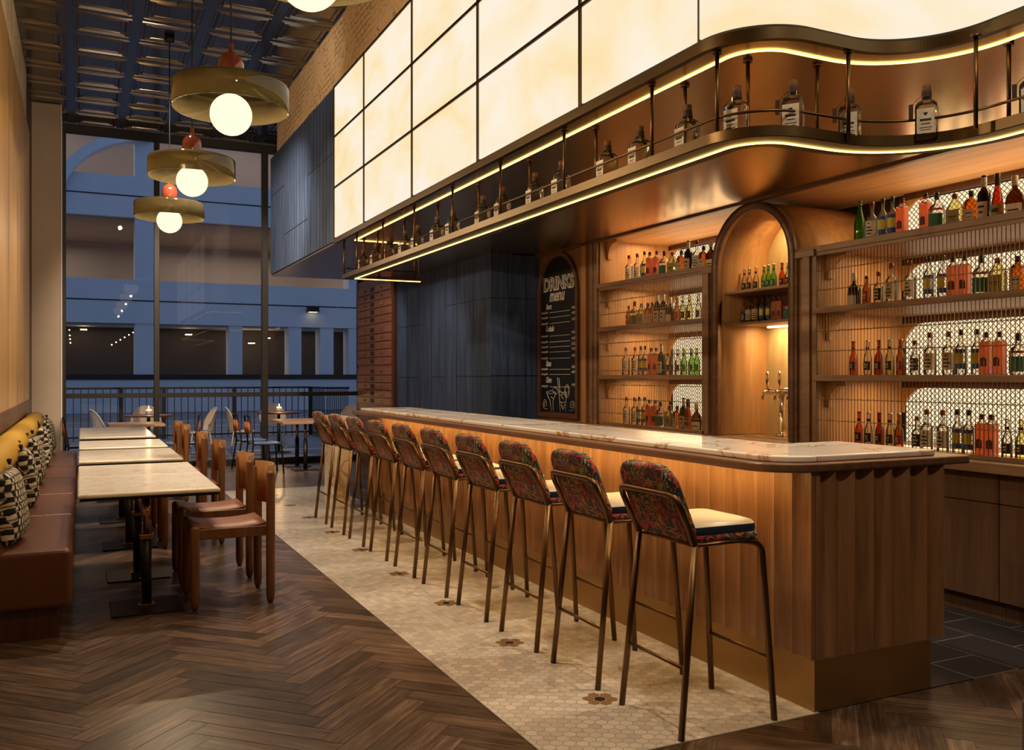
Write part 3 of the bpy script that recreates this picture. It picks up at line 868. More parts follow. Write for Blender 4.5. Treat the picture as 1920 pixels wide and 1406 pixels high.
def make_chair(label):
    # faces -x; the back stands at x = +0.24
    c = thing('dining_chair', label, 'chair', (0, 0, 0), group='brown chairs at the cafe tables')
    zs = 0.53
    # seat: leather sling over rails
    vs = []; fs = []
    n = 8
    for i in range(n + 1):
        x = -0.24 + 0.45 * i / n
        z = zs - 0.018 * math.sin(PI * i / n) + (0.004 if i in (0, n) else 0)
        for y in (-0.225, 0.225):
            vs += [(x, y, z), (x, y, z - 0.014)]
    for i in range(n):
        a = i * 4; b = a + 4
        fs += [(a, a + 2, b + 2, b), (a + 1, b + 1, b + 3, a + 3), (a, b, b + 1, a + 1), (a + 2, a + 3, b + 3, b + 2)]
    fs += [(0, 1, 3, 2), (n * 4, n * 4 + 2, n * 4 + 3, n * 4 + 1)]
    MB().add(vs, fs, True).build('seat', 'tan_leather', c)
    fr = MB()
    for s in (-1, 1):
        fr.box(-0.225, 0.225, s * 0.225 - 0.014, s * 0.225 + 0.014, zs - 0.085, zs - 0.018)
    fr.box(-0.236, -0.208, -0.225, 0.225, zs - 0.085, zs - 0.022)
    fr.box(0.208, 0.236, -0.225, 0.225, zs - 0.085, zs - 0.022)
    fr.build('seat_frame', 'walnut', c, bevel=0.004, seg=1)
    for sx in (-1, 1):
        for sy in (-1, 1):
            top = zs + 0.006 if sx < 0 else 0.868
            x, y = sx * 0.236, sy * 0.236
            r = 0.029
            MB().lathe([(0.012, 0.0), (0.024, 0.02), (r, 0.07), (r, top - 0.02), (r * 0.85, top - 0.006), (0.001, top)], 12, (x, y, 0)).build('leg', 'walnut', c)
    # curved plywood back
    vs = []; fs = []
    n = 12
    for i in range(n + 1):
        y = -0.225 + 0.45 * i / n
        bx = 0.215 + 0.075 * (1 - (2 * i / n - 1) ** 2)
        for x in (bx, bx + 0.012):
            for z in (0.615, 0.90):
                vs.append((x, y, z))
    for i in range(n):
        a = i * 4; b = a + 4
        fs += [(a, a + 1, b + 1, b), (a + 2, b + 2, b + 3, a + 3), (a, b, b + 2, a + 2), (a + 1, a + 3, b + 3, b + 1)]
    fs += [(0, 2, 3, 1), (n * 4, n * 4 + 1, n * 4 + 3, n * 4 + 2)]
    MB().add(vs, fs, True).build('backrest', 'ply', c)
    return c
CY = [6.25, 7.06, 8.53, 9.78, 11.48, 12.40]
CL = ['brown wooden chair with leather seat, nearest the camera', 'brown wooden chair standing behind the nearest chair', 'brown wooden chair, third along the row of cafe tables',
      'brown wooden chair, fourth along the row of cafe tables', 'brown wooden chair, fifth along the row of cafe tables', 'brown wooden chair, farthest along the row of cafe tables']
ch0 = make_chair(CL[0])
ch0.location = (0.89, CY[0], 0)
for y, lb in list(zip(CY, CL))[1:]:
    dup(ch0, (0.89, y, 0), 0, lb)

bn = thing('banquette_bench', 'long banquette with brown leather seat and yellow back along the wall', 'bench', (-0.35, 5.7, 0))
def bb(mb, name, m, **k):
    return loc(mb, -0.35, 5.7).build(name, m, bn, **k)
ys = [5.70, 7.15, 8.4, 9.65, 10.9, 12.1, 13.10]
for i in range(6):
    bb(MB().box(-0.60, -0.045, ys[i] + 0.002, ys[i + 1] - 0.002, 0.17, 0.51), 'seat_cushion', 'leather', bevel=0.035, seg=4)
bb(MB().box(-0.60, -0.116, 5.74, 13.08, 0.0, 0.175), 'base', 'dark_strip')
bo = MB().lathe([(0.001, 0.0), (0.085, 0.0), (0.108, 0.025), (0.108, 7.375), (0.085, 7.4), (0.001, 7.4)], 24).build('bolster', 'yellow', bn)
bo.data.transform(Matrix.Translation((-0.525 + 0.35, 0, 0.918)) @ Matrix.Rotation(-PI / 2, 4, 'X'))
bb(MB().prism([(-0.632, 0.50), (-0.52, 0.50), (-0.50, 0.62), (-0.478, 0.86), (-0.50, 0.90), (-0.632, 0.90)], 5.70, 13.10, 'y'), 'lower_back', 'yellow')

def make_pillow(label):
    p = thing('throw_pillow', label, 'pillow', (0, 0, 0), group='checked pillows on the bench')
    vs = []; fs = []
    n = 20
    a = 0.225
    for side in (1, -1):
        for i in range(n + 1):
            for j in range(n + 1):
                u = -1 + 2 * i / n; v = -1 + 2 * j / n
                e = (1 - u ** 4) * (1 - v ** 4)
                k = 1 - 0.10 * (1 - abs(u) ** 2) * abs(v) ** 6 - 0.0
                k2 = 1 - 0.10 * (1 - abs(v) ** 2) * abs(u) ** 6
                vs.append((side * 0.085 * max(0, e) ** 0.55, u * a * k2, v * a * k + a))
    N = n + 1
    for s in (0, 1):
        o = s * N * N
        for i in range(n):
            for j in range(n):
                q = (o + i * N + j, o + (i + 1) * N + j, o + (i + 1) * N + j + 1, o + i * N + j + 1)
                fs.append(q if s == 0 else q[::-1])
    MB().add(vs, fs, True).build('cushion', 'checks', p)
    for sy in (-1, 1):
        MB().lathe([(0.004, 0), (0.012, 0.02), (0.016, 0.04), (0.001, 0.045)], 8, (0, sy * a * 0.985, 2 * a - 0.012)).build('tassel', 'black_metal', p.children[0])
    return p
PY = [6.05, 7.75, 9.2, 11.0, 12.75]
PLB = ['black and cream checked pillow, nearest the camera on the bench', 'black and cream checked pillow, second along the bench', 'black and cream checked pillow, middle of five along the bench',
       'black and cream checked pillow, fourth along the bench', 'black and cream checked pillow, farthest along the bench']
p0 = make_pillow(PLB[0])
for i, y in enumerate(PY):
    o = p0 if i == 0 else dup(p0, (0, 0, 0), 0, PLB[i])
    o.location = (-0.355, y, 0.512)
    o.rotation_euler = (0, -math.radians(8), math.radians((-6, 5, -3, 4, -5)[i]))

# ------------------------------------------------------------------ bar stools
def make_stool(label):
    # faces +x; rear legs at x = 0, front legs at x = 0.5
    s = thing('bar_stool', label, 'bar stool', (0, 0, 0), group='bar stools along the counter')
    r = 0.0145
    hw = 0.215
    for sy in (-1, 1):
        MB().tube([(0.0, sy * (hw + 0.008), 0.0), (0.083, sy * (hw - 0.010), 0.795)], r, 10).build('leg', 'brass_tube', s)
        MB().tube(fillet([(0.50, sy * hw, 0.0), (0.445, sy * (hw - 0.02), 0.775), (0.34, sy * (hw - 0.035), 0.79)], 0.07, 6), r, 10).build('leg', 'brass_tube', s)
    lp = fillet([(0.083, -hw + 0.010, 0.79), (-0.020, -hw, 1.005), (-0.020, hw, 1.005), (0.083, hw - 0.010, 0.79)], 0.06, 7)
    MB().tube(lp, r, 10).build('back_frame', 'brass_tube', s)
    f = MB()
    f.tube([(0.085, -hw + 0.01, 0.79), (0.085, hw - 0.01, 0.79)], 0.008, 8)
    for sy in (-1, 1):
        f.tube([(0.085, sy * (hw - 0.012), 0.79), (0.42, sy * (hw - 0.025), 0.79)], 0.008, 8)
    f.build('seat_frame', 'brass_tube', s)
    for x, z in ((0.030, 0.288), (0.480, 0.278)):
        MB().tube([(x, -hw - 0.0, z), (x, hw + 0.0, z)], 0.0085, 8).build('footrest', 'brass_tube', s)
    # padded back: rounded panel tilted backwards
    def panel(hw2, z0, z1, rt, rb, n=7):
        p = arc(-hw2 + rb, z0 + rb, rb, 1.5 * PI, PI, 4)[::-1]
        pts = arc(hw2 - rb, z0 + rb, rb, -PI / 2, 0, 4) + arc(hw2 - rt, z1 - rt, rt, 0, PI / 2, n) + arc(-hw2 + rt, z1 - rt, rt, PI / 2, PI, n) + arc(-hw2 + rb, z0 + rb, rb, PI, 1.5 * PI, 4)
        return pts
    pts = panel(0.192, 0.0, 0.355, 0.10, 0.05)
    mb = MB().prism(pts, -0.030, 0.030, 'x')
    sh = math.radians(-23)
    mb.v = [(0.10 + math.cos(sh) * x + math.sin(sh) * z, y, 0.80 - math.sin(sh) * x * 0.6 + math.cos(sh) * z) for x, y, z in mb.v]
    # gentle curve: upper part bends upright
    mb.build('backrest', 'floral', s, bevel=0.018, seg=3)
    pl = arc(0.39, -0.14, 0.06, -PI / 2, 0, 5) + arc(0.39, 0.14, 0.06, 0, PI / 2, 5) + [(0.10, 0.195), (0.10, -0.195)]
    pl = [(x, y) for x, y in pl]
    MB().prism(pl, 0.797, 0.826, 'z').build('seat', 'floral', s, bevel=0.010, seg=2)
    pl2 = arc(0.385, -0.135, 0.055, -PI / 2, 0, 5) + arc(0.385, 0.135, 0.055, 0, PI / 2, 5) + [(0.105, 0.185), (0.105, -0.185)]
    # seat pad: navy sides, cream top, softly domed
    mb = MB()
    n = len(pl2)
    lv = [(1.0, 0.826), (1.02, 0.840), (1.0, 0.860)]
    cxm = 0.26
    vs = [(cxm + (x - cxm) * k, y * k, z) for k, z in lv for x, y in pl2]
    mb.add(vs, [(i * n + k, i * n + (k + 1) % n, (i + 1) * n + (k + 1) % n, (i + 1) * n + k) for i in range(2) for k in range(n)], True)
    mb.build('pad_side', 'navy', s)
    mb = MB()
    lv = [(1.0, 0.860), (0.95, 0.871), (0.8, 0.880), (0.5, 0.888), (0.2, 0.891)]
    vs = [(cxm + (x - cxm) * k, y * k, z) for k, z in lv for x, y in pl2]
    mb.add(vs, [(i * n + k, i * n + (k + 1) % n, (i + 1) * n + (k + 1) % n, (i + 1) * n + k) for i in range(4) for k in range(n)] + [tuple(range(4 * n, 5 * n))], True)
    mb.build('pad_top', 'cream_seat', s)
    return s
SY = [3.226, 3.883, 4.52, 5.184, 5.841, 6.488, 7.15, 7.808, 8.457, 9.124]
SL = ['floral bar stool nearest the camera'] + ['floral bar stool, %s from the camera along the bar' % w for w in ORD[1:9]] + ['floral bar stool farthest from the camera along the bar']
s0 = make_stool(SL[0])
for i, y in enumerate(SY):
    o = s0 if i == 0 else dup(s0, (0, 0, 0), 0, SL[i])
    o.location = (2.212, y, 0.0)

# ------------------------------------------------------------------ back bar
bk = thing('back_bar_shelving', 'wooden back bar shelving with wire fronts and backlit mesh', 'shelving', (5.06, 5.0, 0))
def bkb(mb, name, m, **k):
    return loc(mb, 5.06, 5.0).build(name, m, bk, **k)
XF, XB = 5.045, 5.95
ZSH = [2.479, 2.012, 1.5]
units = ((2.4, 5.14), (6.53, 8.31))
for ui, (ya, yb) in enumerate(units):
    yl = yb + (0.157 if ui else 0.0)
    for z in ZSH:
        bkb(MB().box(XF - 0.012, XB, ya - (0.10 if ui and z > 2.4 else 0.03), yb + (0.03 if z < 2.4 else (0.06 if ui else 0.26)), z - 0.046, z), 'shelf', 'shelf_wood', bevel=0.003, seg=1)
    # frame of the wire front
    fr = MB().box(XF - 0.006, XF + 0.02, ya - 0.03, yb + 0.03, 2.405, 2.433).box(XF - 0.006, XF + 0.02, yb - 0.002, yb + 0.05, 0.97, 2.433).box(XF - 0.006, XF + 0.02, ya - 0.06, ya + 0.002, 0.97, 2.433)
    fr.box(XF - 0.006, XF + 0.02, ya - 0.03, yb + 0.03, 0.97, 1.0)
    bkb(fr, 'front_frame', 'shelf_wood', bevel=0.003, seg=1)
    # side walls and back boards
    bkb(MB().box(XF + 0.01, XB, yb + 0.0, yb + 0.05, 0.97, SO if ui else 2.44), 'side_wall', 'back_wood')
    bkb(MB().box(XF + 0.01, XB, ya - 0.05, ya, 0.97, 2.44 if ui else SO), 'side_wall', 'back_wood')
    bkb(MB().box(XB + 0.055, XB + 0.065, ya, yb, 0.97, SO - 0.06), 'backlit_panel', 'back_glow')
    # diamond mesh
    mb = MB()
    z0, z1 = 0.975, SO - 0.06
    step = 0.043
    Hh = z1 - z0; Ww = yb - ya
    k = -Hh
    while k < Ww:
        for sgn in (0, 1):
            a0 = max(0.0, -k); a1 = min(Hh, Ww - k)
            if a1 - a0 > 0.01:
                p = [(ya + k + a, z0 + a) for a in (a0, a1)]
                if sgn: p = [(ya + yb - q[0], q[1]) for q in p]
                (y_a, z_a), (y_b, z_b) = p
                t = 0.0028
                dy = t * 0.7 * (1 if (z_b - z_a) * (y_b - y_a) > 0 else -1)
                xx = XB + 0.02 + 0.004 * sgn
                mb.add([(xx, y_a - dy, z_a + t * 0.7), (xx, y_a + dy, z_a - t * 0.7), (xx, y_b + dy, z_b - t * 0.7), (xx, y_b - dy, z_b + t * 0.7)], [(0, 1, 2, 3)])
        k += step
    bkb(mb, 'wire_mesh', 'wire')
    bkb(MB().box(5.50, 5.515, ya + 0.05, yb - 0.35, 0.9705, 0.980), 'base_led', 'led_soft')
    # dark header over each lit opening, corner infills and quarter brackets
    tops = [SO - 0.0] + [z - 0.046 for z in ZSH]
    for zt in tops:
        hd = MB().box(XB, XB + 0.02, ya, yb - 0.02, zt - 0.055, zt)
        bkb(hd, 'mesh_header', 'dark_strip')
        R = 0.20
        c = arc(yb - 0.02 - R, zt - 0.055 - R, R, 0, PI / 2, 8)
        inf = MB().prism(c + [(yb, zt - 0.055), (yb, zt - 0.055 - R)], XB, XB + 0.018, 'x')
        bkb(inf, 'corner_infill', 'back_wood')
        R = 0.17
        c = arc(yb - R, zt - R, R, 0, PI / 2, 8)
        c2 = arc(yb - R - 0.0, zt - R, R - 0.05, 0, PI / 2, 8)[::-1]
        br = MB().prism([(yb, zt - R - 0.03)] + [(yb, zt), (yb - R - 0.03, zt), (yb - R - 0.03, zt - 0.035)] + [(yb - 0.035 - (R - 0.035) * (1 - math.cos(t)) , zt - 0.035 - (R - 0.035) * (1 - math.sin(t))) for t in [PI / 2 * (1 - q / 8) for q in range(9)]] + [(yb - 0.035, zt - R - 0.03)], XF + 0.09, XF + 0.15, 'x')
        if ui or zt < SO: bkb(br, 'bracket', 'canopy_wood')
    # wire front: fine upright bars and chains
    mb = MB()
    y = ya + 0.015
    while y < yb:
        mb.tube([(XF + 0.006, y, 0.99), (XF + 0.006, y, 2.42)], 0.0032, 4)
        y += 0.0295
    bkb(mb, 'upright_wires', 'grille')
    for z in ((2.29, 2.14, 1.83, 1.68, 1.32, 1.16) if ui == 0 else (2.28, 2.145, 1.98, 1.835, 1.70, 1.545, 1.395, 1.25, 1.10)):
        pts = []
        m = int((yb - ya) / 0.0148)
        for i in range(m + 1):
            pts.append((XF + 0.0 + 0.004 * (1 if i % 4 < 2 else -1), ya + (yb - ya) * i / m, z + (0.003 if i % 2 else -0.003)))
        bkb(MB().tube(pts, 0.0036, 4), 'chain', 'grille')
    # added fill lights under the shelves, without fittings
    for zt in tops:
        lamp('shelf_fill', 'AREA', (5.55, (ya + yb) / 2, zt - 0.012), 13 if ui else 15, (1.0, 0.68, 0.33), shape='RECTANGLE', size=0.25, size_y=(yb - ya) * 0.9)
    lamp('canopy_fill', 'AREA', (5.72, (ya + yb) / 2, 2.50), 5 if ui else 8, (1.0, 0.70, 0.36), aim=(5.60, (ya + yb) / 2, 3.5), shape='RECTANGLE', size=0.08 if ui > 9 else (yb - ya) * 0.85, size_y=0.06)  # added uplight behind the bottles, brightens the canopy
# canopy, pilasters, arch
bkb(MB().box(5.045, 6.0, 2.2, 8.467, SO, SO + 0.03), 'canopy', 'canopy_wood')
for y0, y1, zt in ((5.19, 5.27, 2.43), (5.33, 5.40, 2.43), (6.31, 6.37, 2.43), (6.42, 6.48, 2.43), (8.33, 8.40, SO), (8.42, 8.49, SO)):
    bkb(MB().box(5.02, 5.10, y0, y1, 0.97, zt), 'pilaster', 'shelf_wood', bevel=0.004, seg=1)
for y0, y1, zt in ((5.19, 5.40, 2.43), (6.31, 6.48, 2.43), (8.33, 8.50, SO)):
    bkb(MB().box(5.05, 5.098, y0, y1, 0.97, zt), 'pilaster_back', 'shelf_wood')
for y0, y1 in ((5.14, 5.40), (6.31, 6.53)):
    bkb(MB().box(5.015, 5.10, y0, y1, 2.405, 2.46), 'pilaster_head', 'shelf_wood', bevel=0.004, seg=1)
cyA, rA = 5.85, 0.465
zA = 2.43
def archline(r, zb, n=20):
    return [(cyA + r, zb)] + [(cyA + r * math.cos(PI * i / n), zA + r * math.sin(PI * i / n)) for i in range(n + 1)] + [(cyA - r, zb)]
def archband(r0, r1, x0, x1, zb, n=20):
    a = archline(r0, zb, n); b = archline(r1, zb, n)
    vs = [(x, p[0], p[1]) for x in (x0, x1) for l_ in (a, b) for p in l_]
    N = len(a); fs = []
    for i in range(N - 1):
        fs += [(i, i + 1, N + i + 1, N + i), (2 * N + i, 3 * N + i, 3 * N + i + 1, 2 * N + i + 1), (i, 2 * N + i, 2 * N + i + 1, i + 1), (N + i, N + i + 1, 3 * N + i + 1, 3 * N + i)]
    return MB().add(vs, fs, True)
bkb(archband(0.445, 0.505, 5.005, 5.07, 0.975), 'arch_trim', 'edge_wood')
bkb(archband(0.450, 0.500, 5.07, 5.95, 0.975), 'arch_vault', 'back_wood')
bkb(MB().prism(archline(0.450, 0.975), 5.58, 5.60, 'x'), 'niche_back', 'stone')
for z in (2.225, 1.952):
    bkb(MB().box(5.10, 5.58, cyA - 0.447, cyA + 0.447, z - 0.022, z), 'niche_shelf', 'shelf_wood', bevel=0.003, seg=1)
bkb(MB().box(5.50, 5.53, 5.50, 6.2, 1.918, 1.9295), 'niche_light', 'spark')
lamp('niche_lamp', 'AREA', (5.42, cyA, 1.92), 8.5, (1.0, 0.70, 0.34), shape='RECTANGLE', size=0.15, size_y=0.6)
lamp('niche_lamp', 'AREA', (5.40, cyA, 2.84), 8.0, (1.0, 0.70, 0.34), shape='RECTANGLE', size=0.12, size_y=0.3)

# continuous counter
ct = MB().box(4.93, 5.955, 2.2, 9.73, 0.905, 0.97).build('back_counter', 'shelf_wood', bevel=0.006)
tag(ct, 'long wooden counter slab along the back bar', 'counter')
for k in range(4):
    y1 = 4.815 - 0.6 * k; y0 = y1 - 0.6
    c = thing('base_cabinet', 'dark wooden base cabinet under the back counter, %s from the right' % ['fourth', 'third', 'second', 'first'][k], 'cabinet', (5.03, (y0 + y1) / 2, 0), group='base cabinets under the back counter')
    loc(MB().box(5.035, 5.9, y0 + 0.002, y1 - 0.002, 0.12, 0.905).box(5.08, 5.9, y0 + 0.002, y1 - 0.002, 0.0, 0.12), 5.03, (y0 + y1) / 2).build('body', 'base_wood', c)
    loc(MB().box(5.013, 5.035, y0 + 0.003, y1 - 0.003, 0.718, 0.895), 5.03, (y0 + y1) / 2).build('drawer', 'base_wood', c, bevel=0.0015, seg=1)
    loc(MB().box(5.013, 5.035, y0 + 0.003, y1 - 0.003, 0.125, 0.712), 5.03, (y0 + y1) / 2).build('door', 'base_wood', c, bevel=0.0015, seg=1)
struct(MB().box(5.035, 5.9, 4.83, 9.73, 0.0, 0.9).build('wall_back_bar_base', 'base_wood'))

# beer tap
tp = thing('beer_tap', 'chrome three handled beer tap tower in the arched niche', 'beer tap', (5.33, 5.82, 0.9885))
MB().lathe([(0.06, 0), (0.06, 0.012), (0.036, 0.02), (0.032, 0.05), (0.032, 0.37)], 20).build('column', 'chrome', tp)
MB().tube([(0, -0.20, 0.375), (0, 0.20, 0.375)], 0.030, 16).build('crossbar', 'chrome', tp)
for y in (-0.15, 0.0, 0.15):
    h = MB().lathe([(0.008, 0), (0.008, 0.05), (0.015, 0.06), (0.017, 0.10), (0.013, 0.15), (0.001, 0.158)], 12, (-0.03, y, 0.385)).build('handle', 'chrome', tp)
    MB().tube(fillet([(0, y, 0.375), (-0.07, y, 0.375), (-0.085, y, 0.30)], 0.03, 5), 0.012, 10).build('spout', 'chrome', tp)
tr = MB().box(5.16, 5.50, 5.55, 6.12, 0.970, 0.988).build('drip_tray', 'chrome', bevel=0.003)
tag(tr, 'flat metal drip tray under the beer tap', 'tray')

# ------------------------------------------------------------------ menu board
XM = 5.05
mbw = thing('menu_board', 'arched black chalk menu board headed drinks in wooden panel', 'menu board', (XM, 9.227, 1.0))
PANEL = []
def mbb(mb, name, m, **k):
    return loc(mb, XM, 9.227, 1.0).build(name, m, PANEL[0] if PANEL else mbw, **k)
mbb(MB().box(5.05, 5.12, 8.525, 9.732, 0.97, SO - 0.001), 'surround', 'bar_wood')
mbb(MB().box(5.0, 5.06, 8.53, 8.63, 0.97, SO), 'side_stile', 'back_wood', bevel=0.003, seg=1)
ym, rm, zm = 9.227, 0.435, 2.455
def ml(r, zb, n=20):
    return [(ym + r, zb)] + [(ym + r * math.cos(PI * i / n), zm + r * math.sin(PI * i / n)) for i in range(n + 1)] + [(ym - r, zb)]
mbb(MB().prism(ml(rm, 1.06), 5.040, 5.052, 'x'), 'panel', 'chalkboard')
a = ml(rm, 1.06); b = ml(rm + 0.05, 1.0)
vs = [(x, p[0], p[1]) for x in (5.015, 5.055) for l_ in (a, b) for p in l_]
N = len(a); fs = []
for i in range(N):
    j = (i + 1) % N
    fs += [(i, j, N + j, N + i), (2 * N + i, 3 * N + i, 3 * N + j, 2 * N + j), (i, 2 * N + i, 2 * N + j, j), (N + i, N + j, 3 * N + j, 3 * N + i)]
mbb(MB().add(vs, fs), 'frame', 'edge_wood')
PANEL.append([c for c in mbw.children if c.name == 'panel'][0])
def text_part(name, items, m='chalk', outline=None):
    """items: (string, size, y_left, z, width or None, shear)"""
    vs = []; fs = []
    for st, size, yl, z, width, shear, extra in items:
        cu = bpy.data.curves.new('t', 'FONT'); cu.body = st; cu.size = size; cu.shear = shear; cu.extrude = 0.0008
        cu.offset = extra
        cu.resolution_u = 3
        ob = bpy.data.objects.new('t', cu); COL.objects.link(ob)
        bpy.context.view_layer.update()
        dg = bpy.context.evaluated_depsgraph_get()
        me = bpy.data.meshes.new_from_object(ob.evaluated_get(dg))
        xs_ = [v.co.x for v in me.vertices] or [0]
        w0 = max(xs_) - min(xs_) or 1
        k = (width / w0) if width else 1.0
        o = len(vs)
        for v in me.vertices:
            vs.append((5.0385 - v.co.z, yl - (v.co.x - min(xs_)) * k, z + v.co.y))
        for p in me.polygons:
            fs.append(tuple(i + o for i in p.vertices))
        bpy.data.objects.remove(ob); bpy.data.curves.remove(cu); bpy.data.meshes.remove(me)
    return mbb(MB().add(vs, fs), name, m)
text_part('title_shadow', [('DRINKS', 0.215, 9.59, 2.505, 0.74, 0.0, 0.010)])
mb_t = text_part('title_inside', [('DRINKS', 0.215, 9.580, 2.510, 0.715, 0.0, -0.004)], 'chalkboard')
mb_t.location.x -= 0.0016
text_part('subtitle', [('menu', 0.20, 9.44, 2.375, 0.37, 0.25, 0.004)])
sections = [('Beers', 2.285, [2.235, 2.175, 2.105], 0.14), ('Cocktails', 2.02, [1.955, 1.885, 1.825, 1.765, 1.69], 0.20),
            ('Shots', 1.605, [1.56, 1.50], 0.13), ('Ciders', 1.41, [1.355], 0.14)]
heads = []; items = []; prices = []
ln = MB()
for h, z, rows_, w in sections:
    heads.append((h, 0.095, 9.53, z, w, 0.3, 0.002))
    for q, zz in enumerate(rows_):
        items.append(('rum punch', 0.042, 9.648, zz, 0.16, 0.2, 0.0006))
        prices.append((('3.99', '4.50', '4.99', '5.25')[(q + len(h)) % 4], 0.042, 8.91, zz + 0.02, 0.085, 0.1, 0.0006))
        ln = MB()
        for k in range(26):
            y = 9.44 - 0.0192 * k
            ln.box(5.0375, 5.0392, y - 0.012, y, zz + 0.004, zz + 0.010)
        mbb(ln, 'dotted_line', 'chalk')
text_part('headings', heads); text_part('item_names', items); text_part('prices', prices)
dr = MB()
def stroke(pts, r=0.004):
    dr.tube([(5.0385, 9.227 - u, 1.07 + v) for u, v in pts], r, 4)
stroke([(-0.30, 0.225), (-0.20, 0.205), (-0.05, 0.225), (-0.16, 0.245), (-0.30, 0.225)])
stroke([(-0.29, 0.21), (-0.20, 0.12), (-0.17, 0.0)]); stroke([(-0.06, 0.215), (-0.13, 0.12), (-0.12, 0.0)]); stroke([(-0.18, 0.17), (-0.12, 0.15)])
stroke([(-0.15, 0.25), (-0.10, 0.285), (-0.04, 0.275), (0.0, 0.24), (-0.03, 0.205), (-0.09, 0.21), (-0.13, 0.235)])
stroke([(0.02, 0.24), (0.05, 0.0)]); stroke([(0.20, 0.235), (0.17, 0.0)]); stroke([(0.02, 0.24), (0.11, 0.225), (0.20, 0.235)])
stroke([(0.04, 0.12), (0.10, 0.105), (0.18, 0.12)]); stroke([(0.06, 0.2), (0.12, 0.15), (0.17, 0.2), (0.1, 0.21), (0.06, 0.2)]); stroke([(0.07, 0.09), (0.12, 0.03), (0.16, 0.09)])
stroke([(-0.02, 0.40), (0.03, 0.22)]); stroke([(0.02, 0.395), (0.05, 0.22)])
stroke([(0.21 + 0.055 * math.cos(t * PI / 6), 0.245 + 0.075 * math.sin(t * PI / 6)) for t in range(13)])
stroke([(0.21 + 0.038 * math.cos(t * PI / 6), 0.245 + 0.055 * math.sin(t * PI / 6)) for t in range(13)], 0.002)
for s_ in (-1, 1):
    stroke([(s_ * 0.33 + s_ * 0.055 * math.cos(t * PI / 5) * (1 - t / 18), 0.085 + 0.055 * math.sin(t * PI / 5) * (1 - t / 18)) for t in range(15)], 0.003)
    stroke([(s_ * 0.385, 0.085), (s_ * 0.36, 0.03), (s_ * 0.27, 0.02)], 0.003)
mbb(dr, 'chalk_drawing', 'chalk')

PANEL.clear()
# ------------------------------------------------------------------ bottles
M['g_clear'] = liquid('clear_glass', (0.95, 0.93, 0.88), (0.80, 0.72, 0.55), 0.10)
M['g_pale'] = liquid('pale_glass', (0.88, 0.86, 0.55), (0.75, 0.65, 0.25), 0.16)
M['g_amber'] = liquid('amber_glass', (0.80, 0.36, 0.08), (0.45, 0.14, 0.02), 0.22)
M['g_brown'] = liquid('brown_glass', (0.32, 0.10, 0.035), (0.10, 0.03, 0.01), 0.35)
M['g_wine'] = liquid('dark_glass', (0.05, 0.045, 0.04), (0.02, 0.014, 0.012), 0.55)
M['g_green'] = liquid('green_glass', (0.22, 0.55, 0.12), (0.10, 0.30, 0.04), 0.25)
M['g_lime'] = liquid('lime_glass', (0.50, 0.86, 0.32), (0.30, 0.60, 0.12), 0.2)
M['g_orange'] = liquid('orange_glass', (0.97, 0.34, 0.07), (0.90, 0.20, 0.03), 0.35)
M['g_red'] = liquid('red_glass', (0.80, 0.17, 0.07), (0.45, 0.05, 0.02), 0.35)
M['coral'] = liquid('coral_bottle', (0.95, 0.45, 0.30), (0.95, 0.34, 0.20), 0.72)
M['lab_white'] = mat('label_white', (0.72, 0.66, 0.56), 0.7, noise=0.25, nscale=90)
M['lab_cream'] = mat('label_cream', (0.58, 0.50, 0.36), 0.7, noise=0.25, nscale=70)
M['lab_black'] = mat('label_black', (0.015, 0.013, 0.012), 0.6)
M['lab_yellow'] = mat('label_yellow', (0.70, 0.60, 0.06), 0.6)
M['lab_blue'] = mat('label_blue', (0.03, 0.10, 0.34), 0.6)
M['lab_teal'] = mat('label_teal', (0.02, 0.14, 0.10), 0.6)
M['lab_red'] = mat('label_red', (0.34, 0.02, 0.02), 0.6)
M['lab_wine'] = mat('label_maroon', (0.10, 0.012, 0.012), 0.6)
M['lab_olive'] = mat('label_olive', (0.34, 0.27, 0.09), 0.65)
M['lab_grey'] = mat('label_grey', (0.74, 0.67, 0.55), 0.7, noise=0.3, nscale=80)
M['ink'] = mat('label_ink', (0.03, 0.022, 0.02), 0.7)
M['cap_red'] = mat('cap_red', (0.25, 0.012, 0.012), 0.35)
M['cap_black'] = mat('cap_black', (0.012, 0.011, 0.010), 0.4)
M['cap_white'] = mat('cap_white', (0.72, 0.68, 0.60), 0.45)
M['cap_silver'] = mat('cap_silver', (0.6, 0.58, 0.52), 0.3, metal=0.9)
M['cork'] = mat('cork', (0.20, 0.085, 0.035), 0.7)

def round_bottle(p, r, h, neck, rn, glass, shoulder=0.05, n=18):
    # body to height h, shoulder, neck to total height
    H = h + shoulder
    prof = [(0.001, 0.0), (r * 0.9, 0.0), (r, 0.006), (r, h)]
    for i in range(1, 6):
        t = i / 5
        prof.append((r + (rn - r) * (0.5 - 0.5 * math.cos(PI * t)), h + shoulder * t))
    prof += [(rn, neck - 0.012), (rn * 1.22, neck - 0.010), (rn * 1.22, neck), (0.001, neck)]
    MB().lathe(prof, n).build('glass', glass, p)

def band(p, r, z0, z1, m, name='label', half=1.25, n=10, sx=1.0, sy=1.0, sq=0.0):
    return MB().lathe([(r, z0), (r, z1)], n, (0, 0, 0), True, sx, sy, False, sq, PI - half, PI + half).build(name, m, p)

def inkrows(p, r, z0, z1, m='ink', k=3, half=0.7):
    mb = MB()
    for i in range(k):
        z = z0 + (z1 - z0) * (i + 0.5) / k
        hh = (z1 - z0) / k * 0.22
        mb.lathe([(r, z - hh), (r, z + hh)], 6, (0, 0, 0), True, 1, 1, False, 0, PI - half * (0.6 + 0.4 * (i % 2)), PI + half * (0.6 + 0.4 * (i % 2)))
    return mb.build('print', m, [c for c in p.children if c.name.startswith('label')][-1])

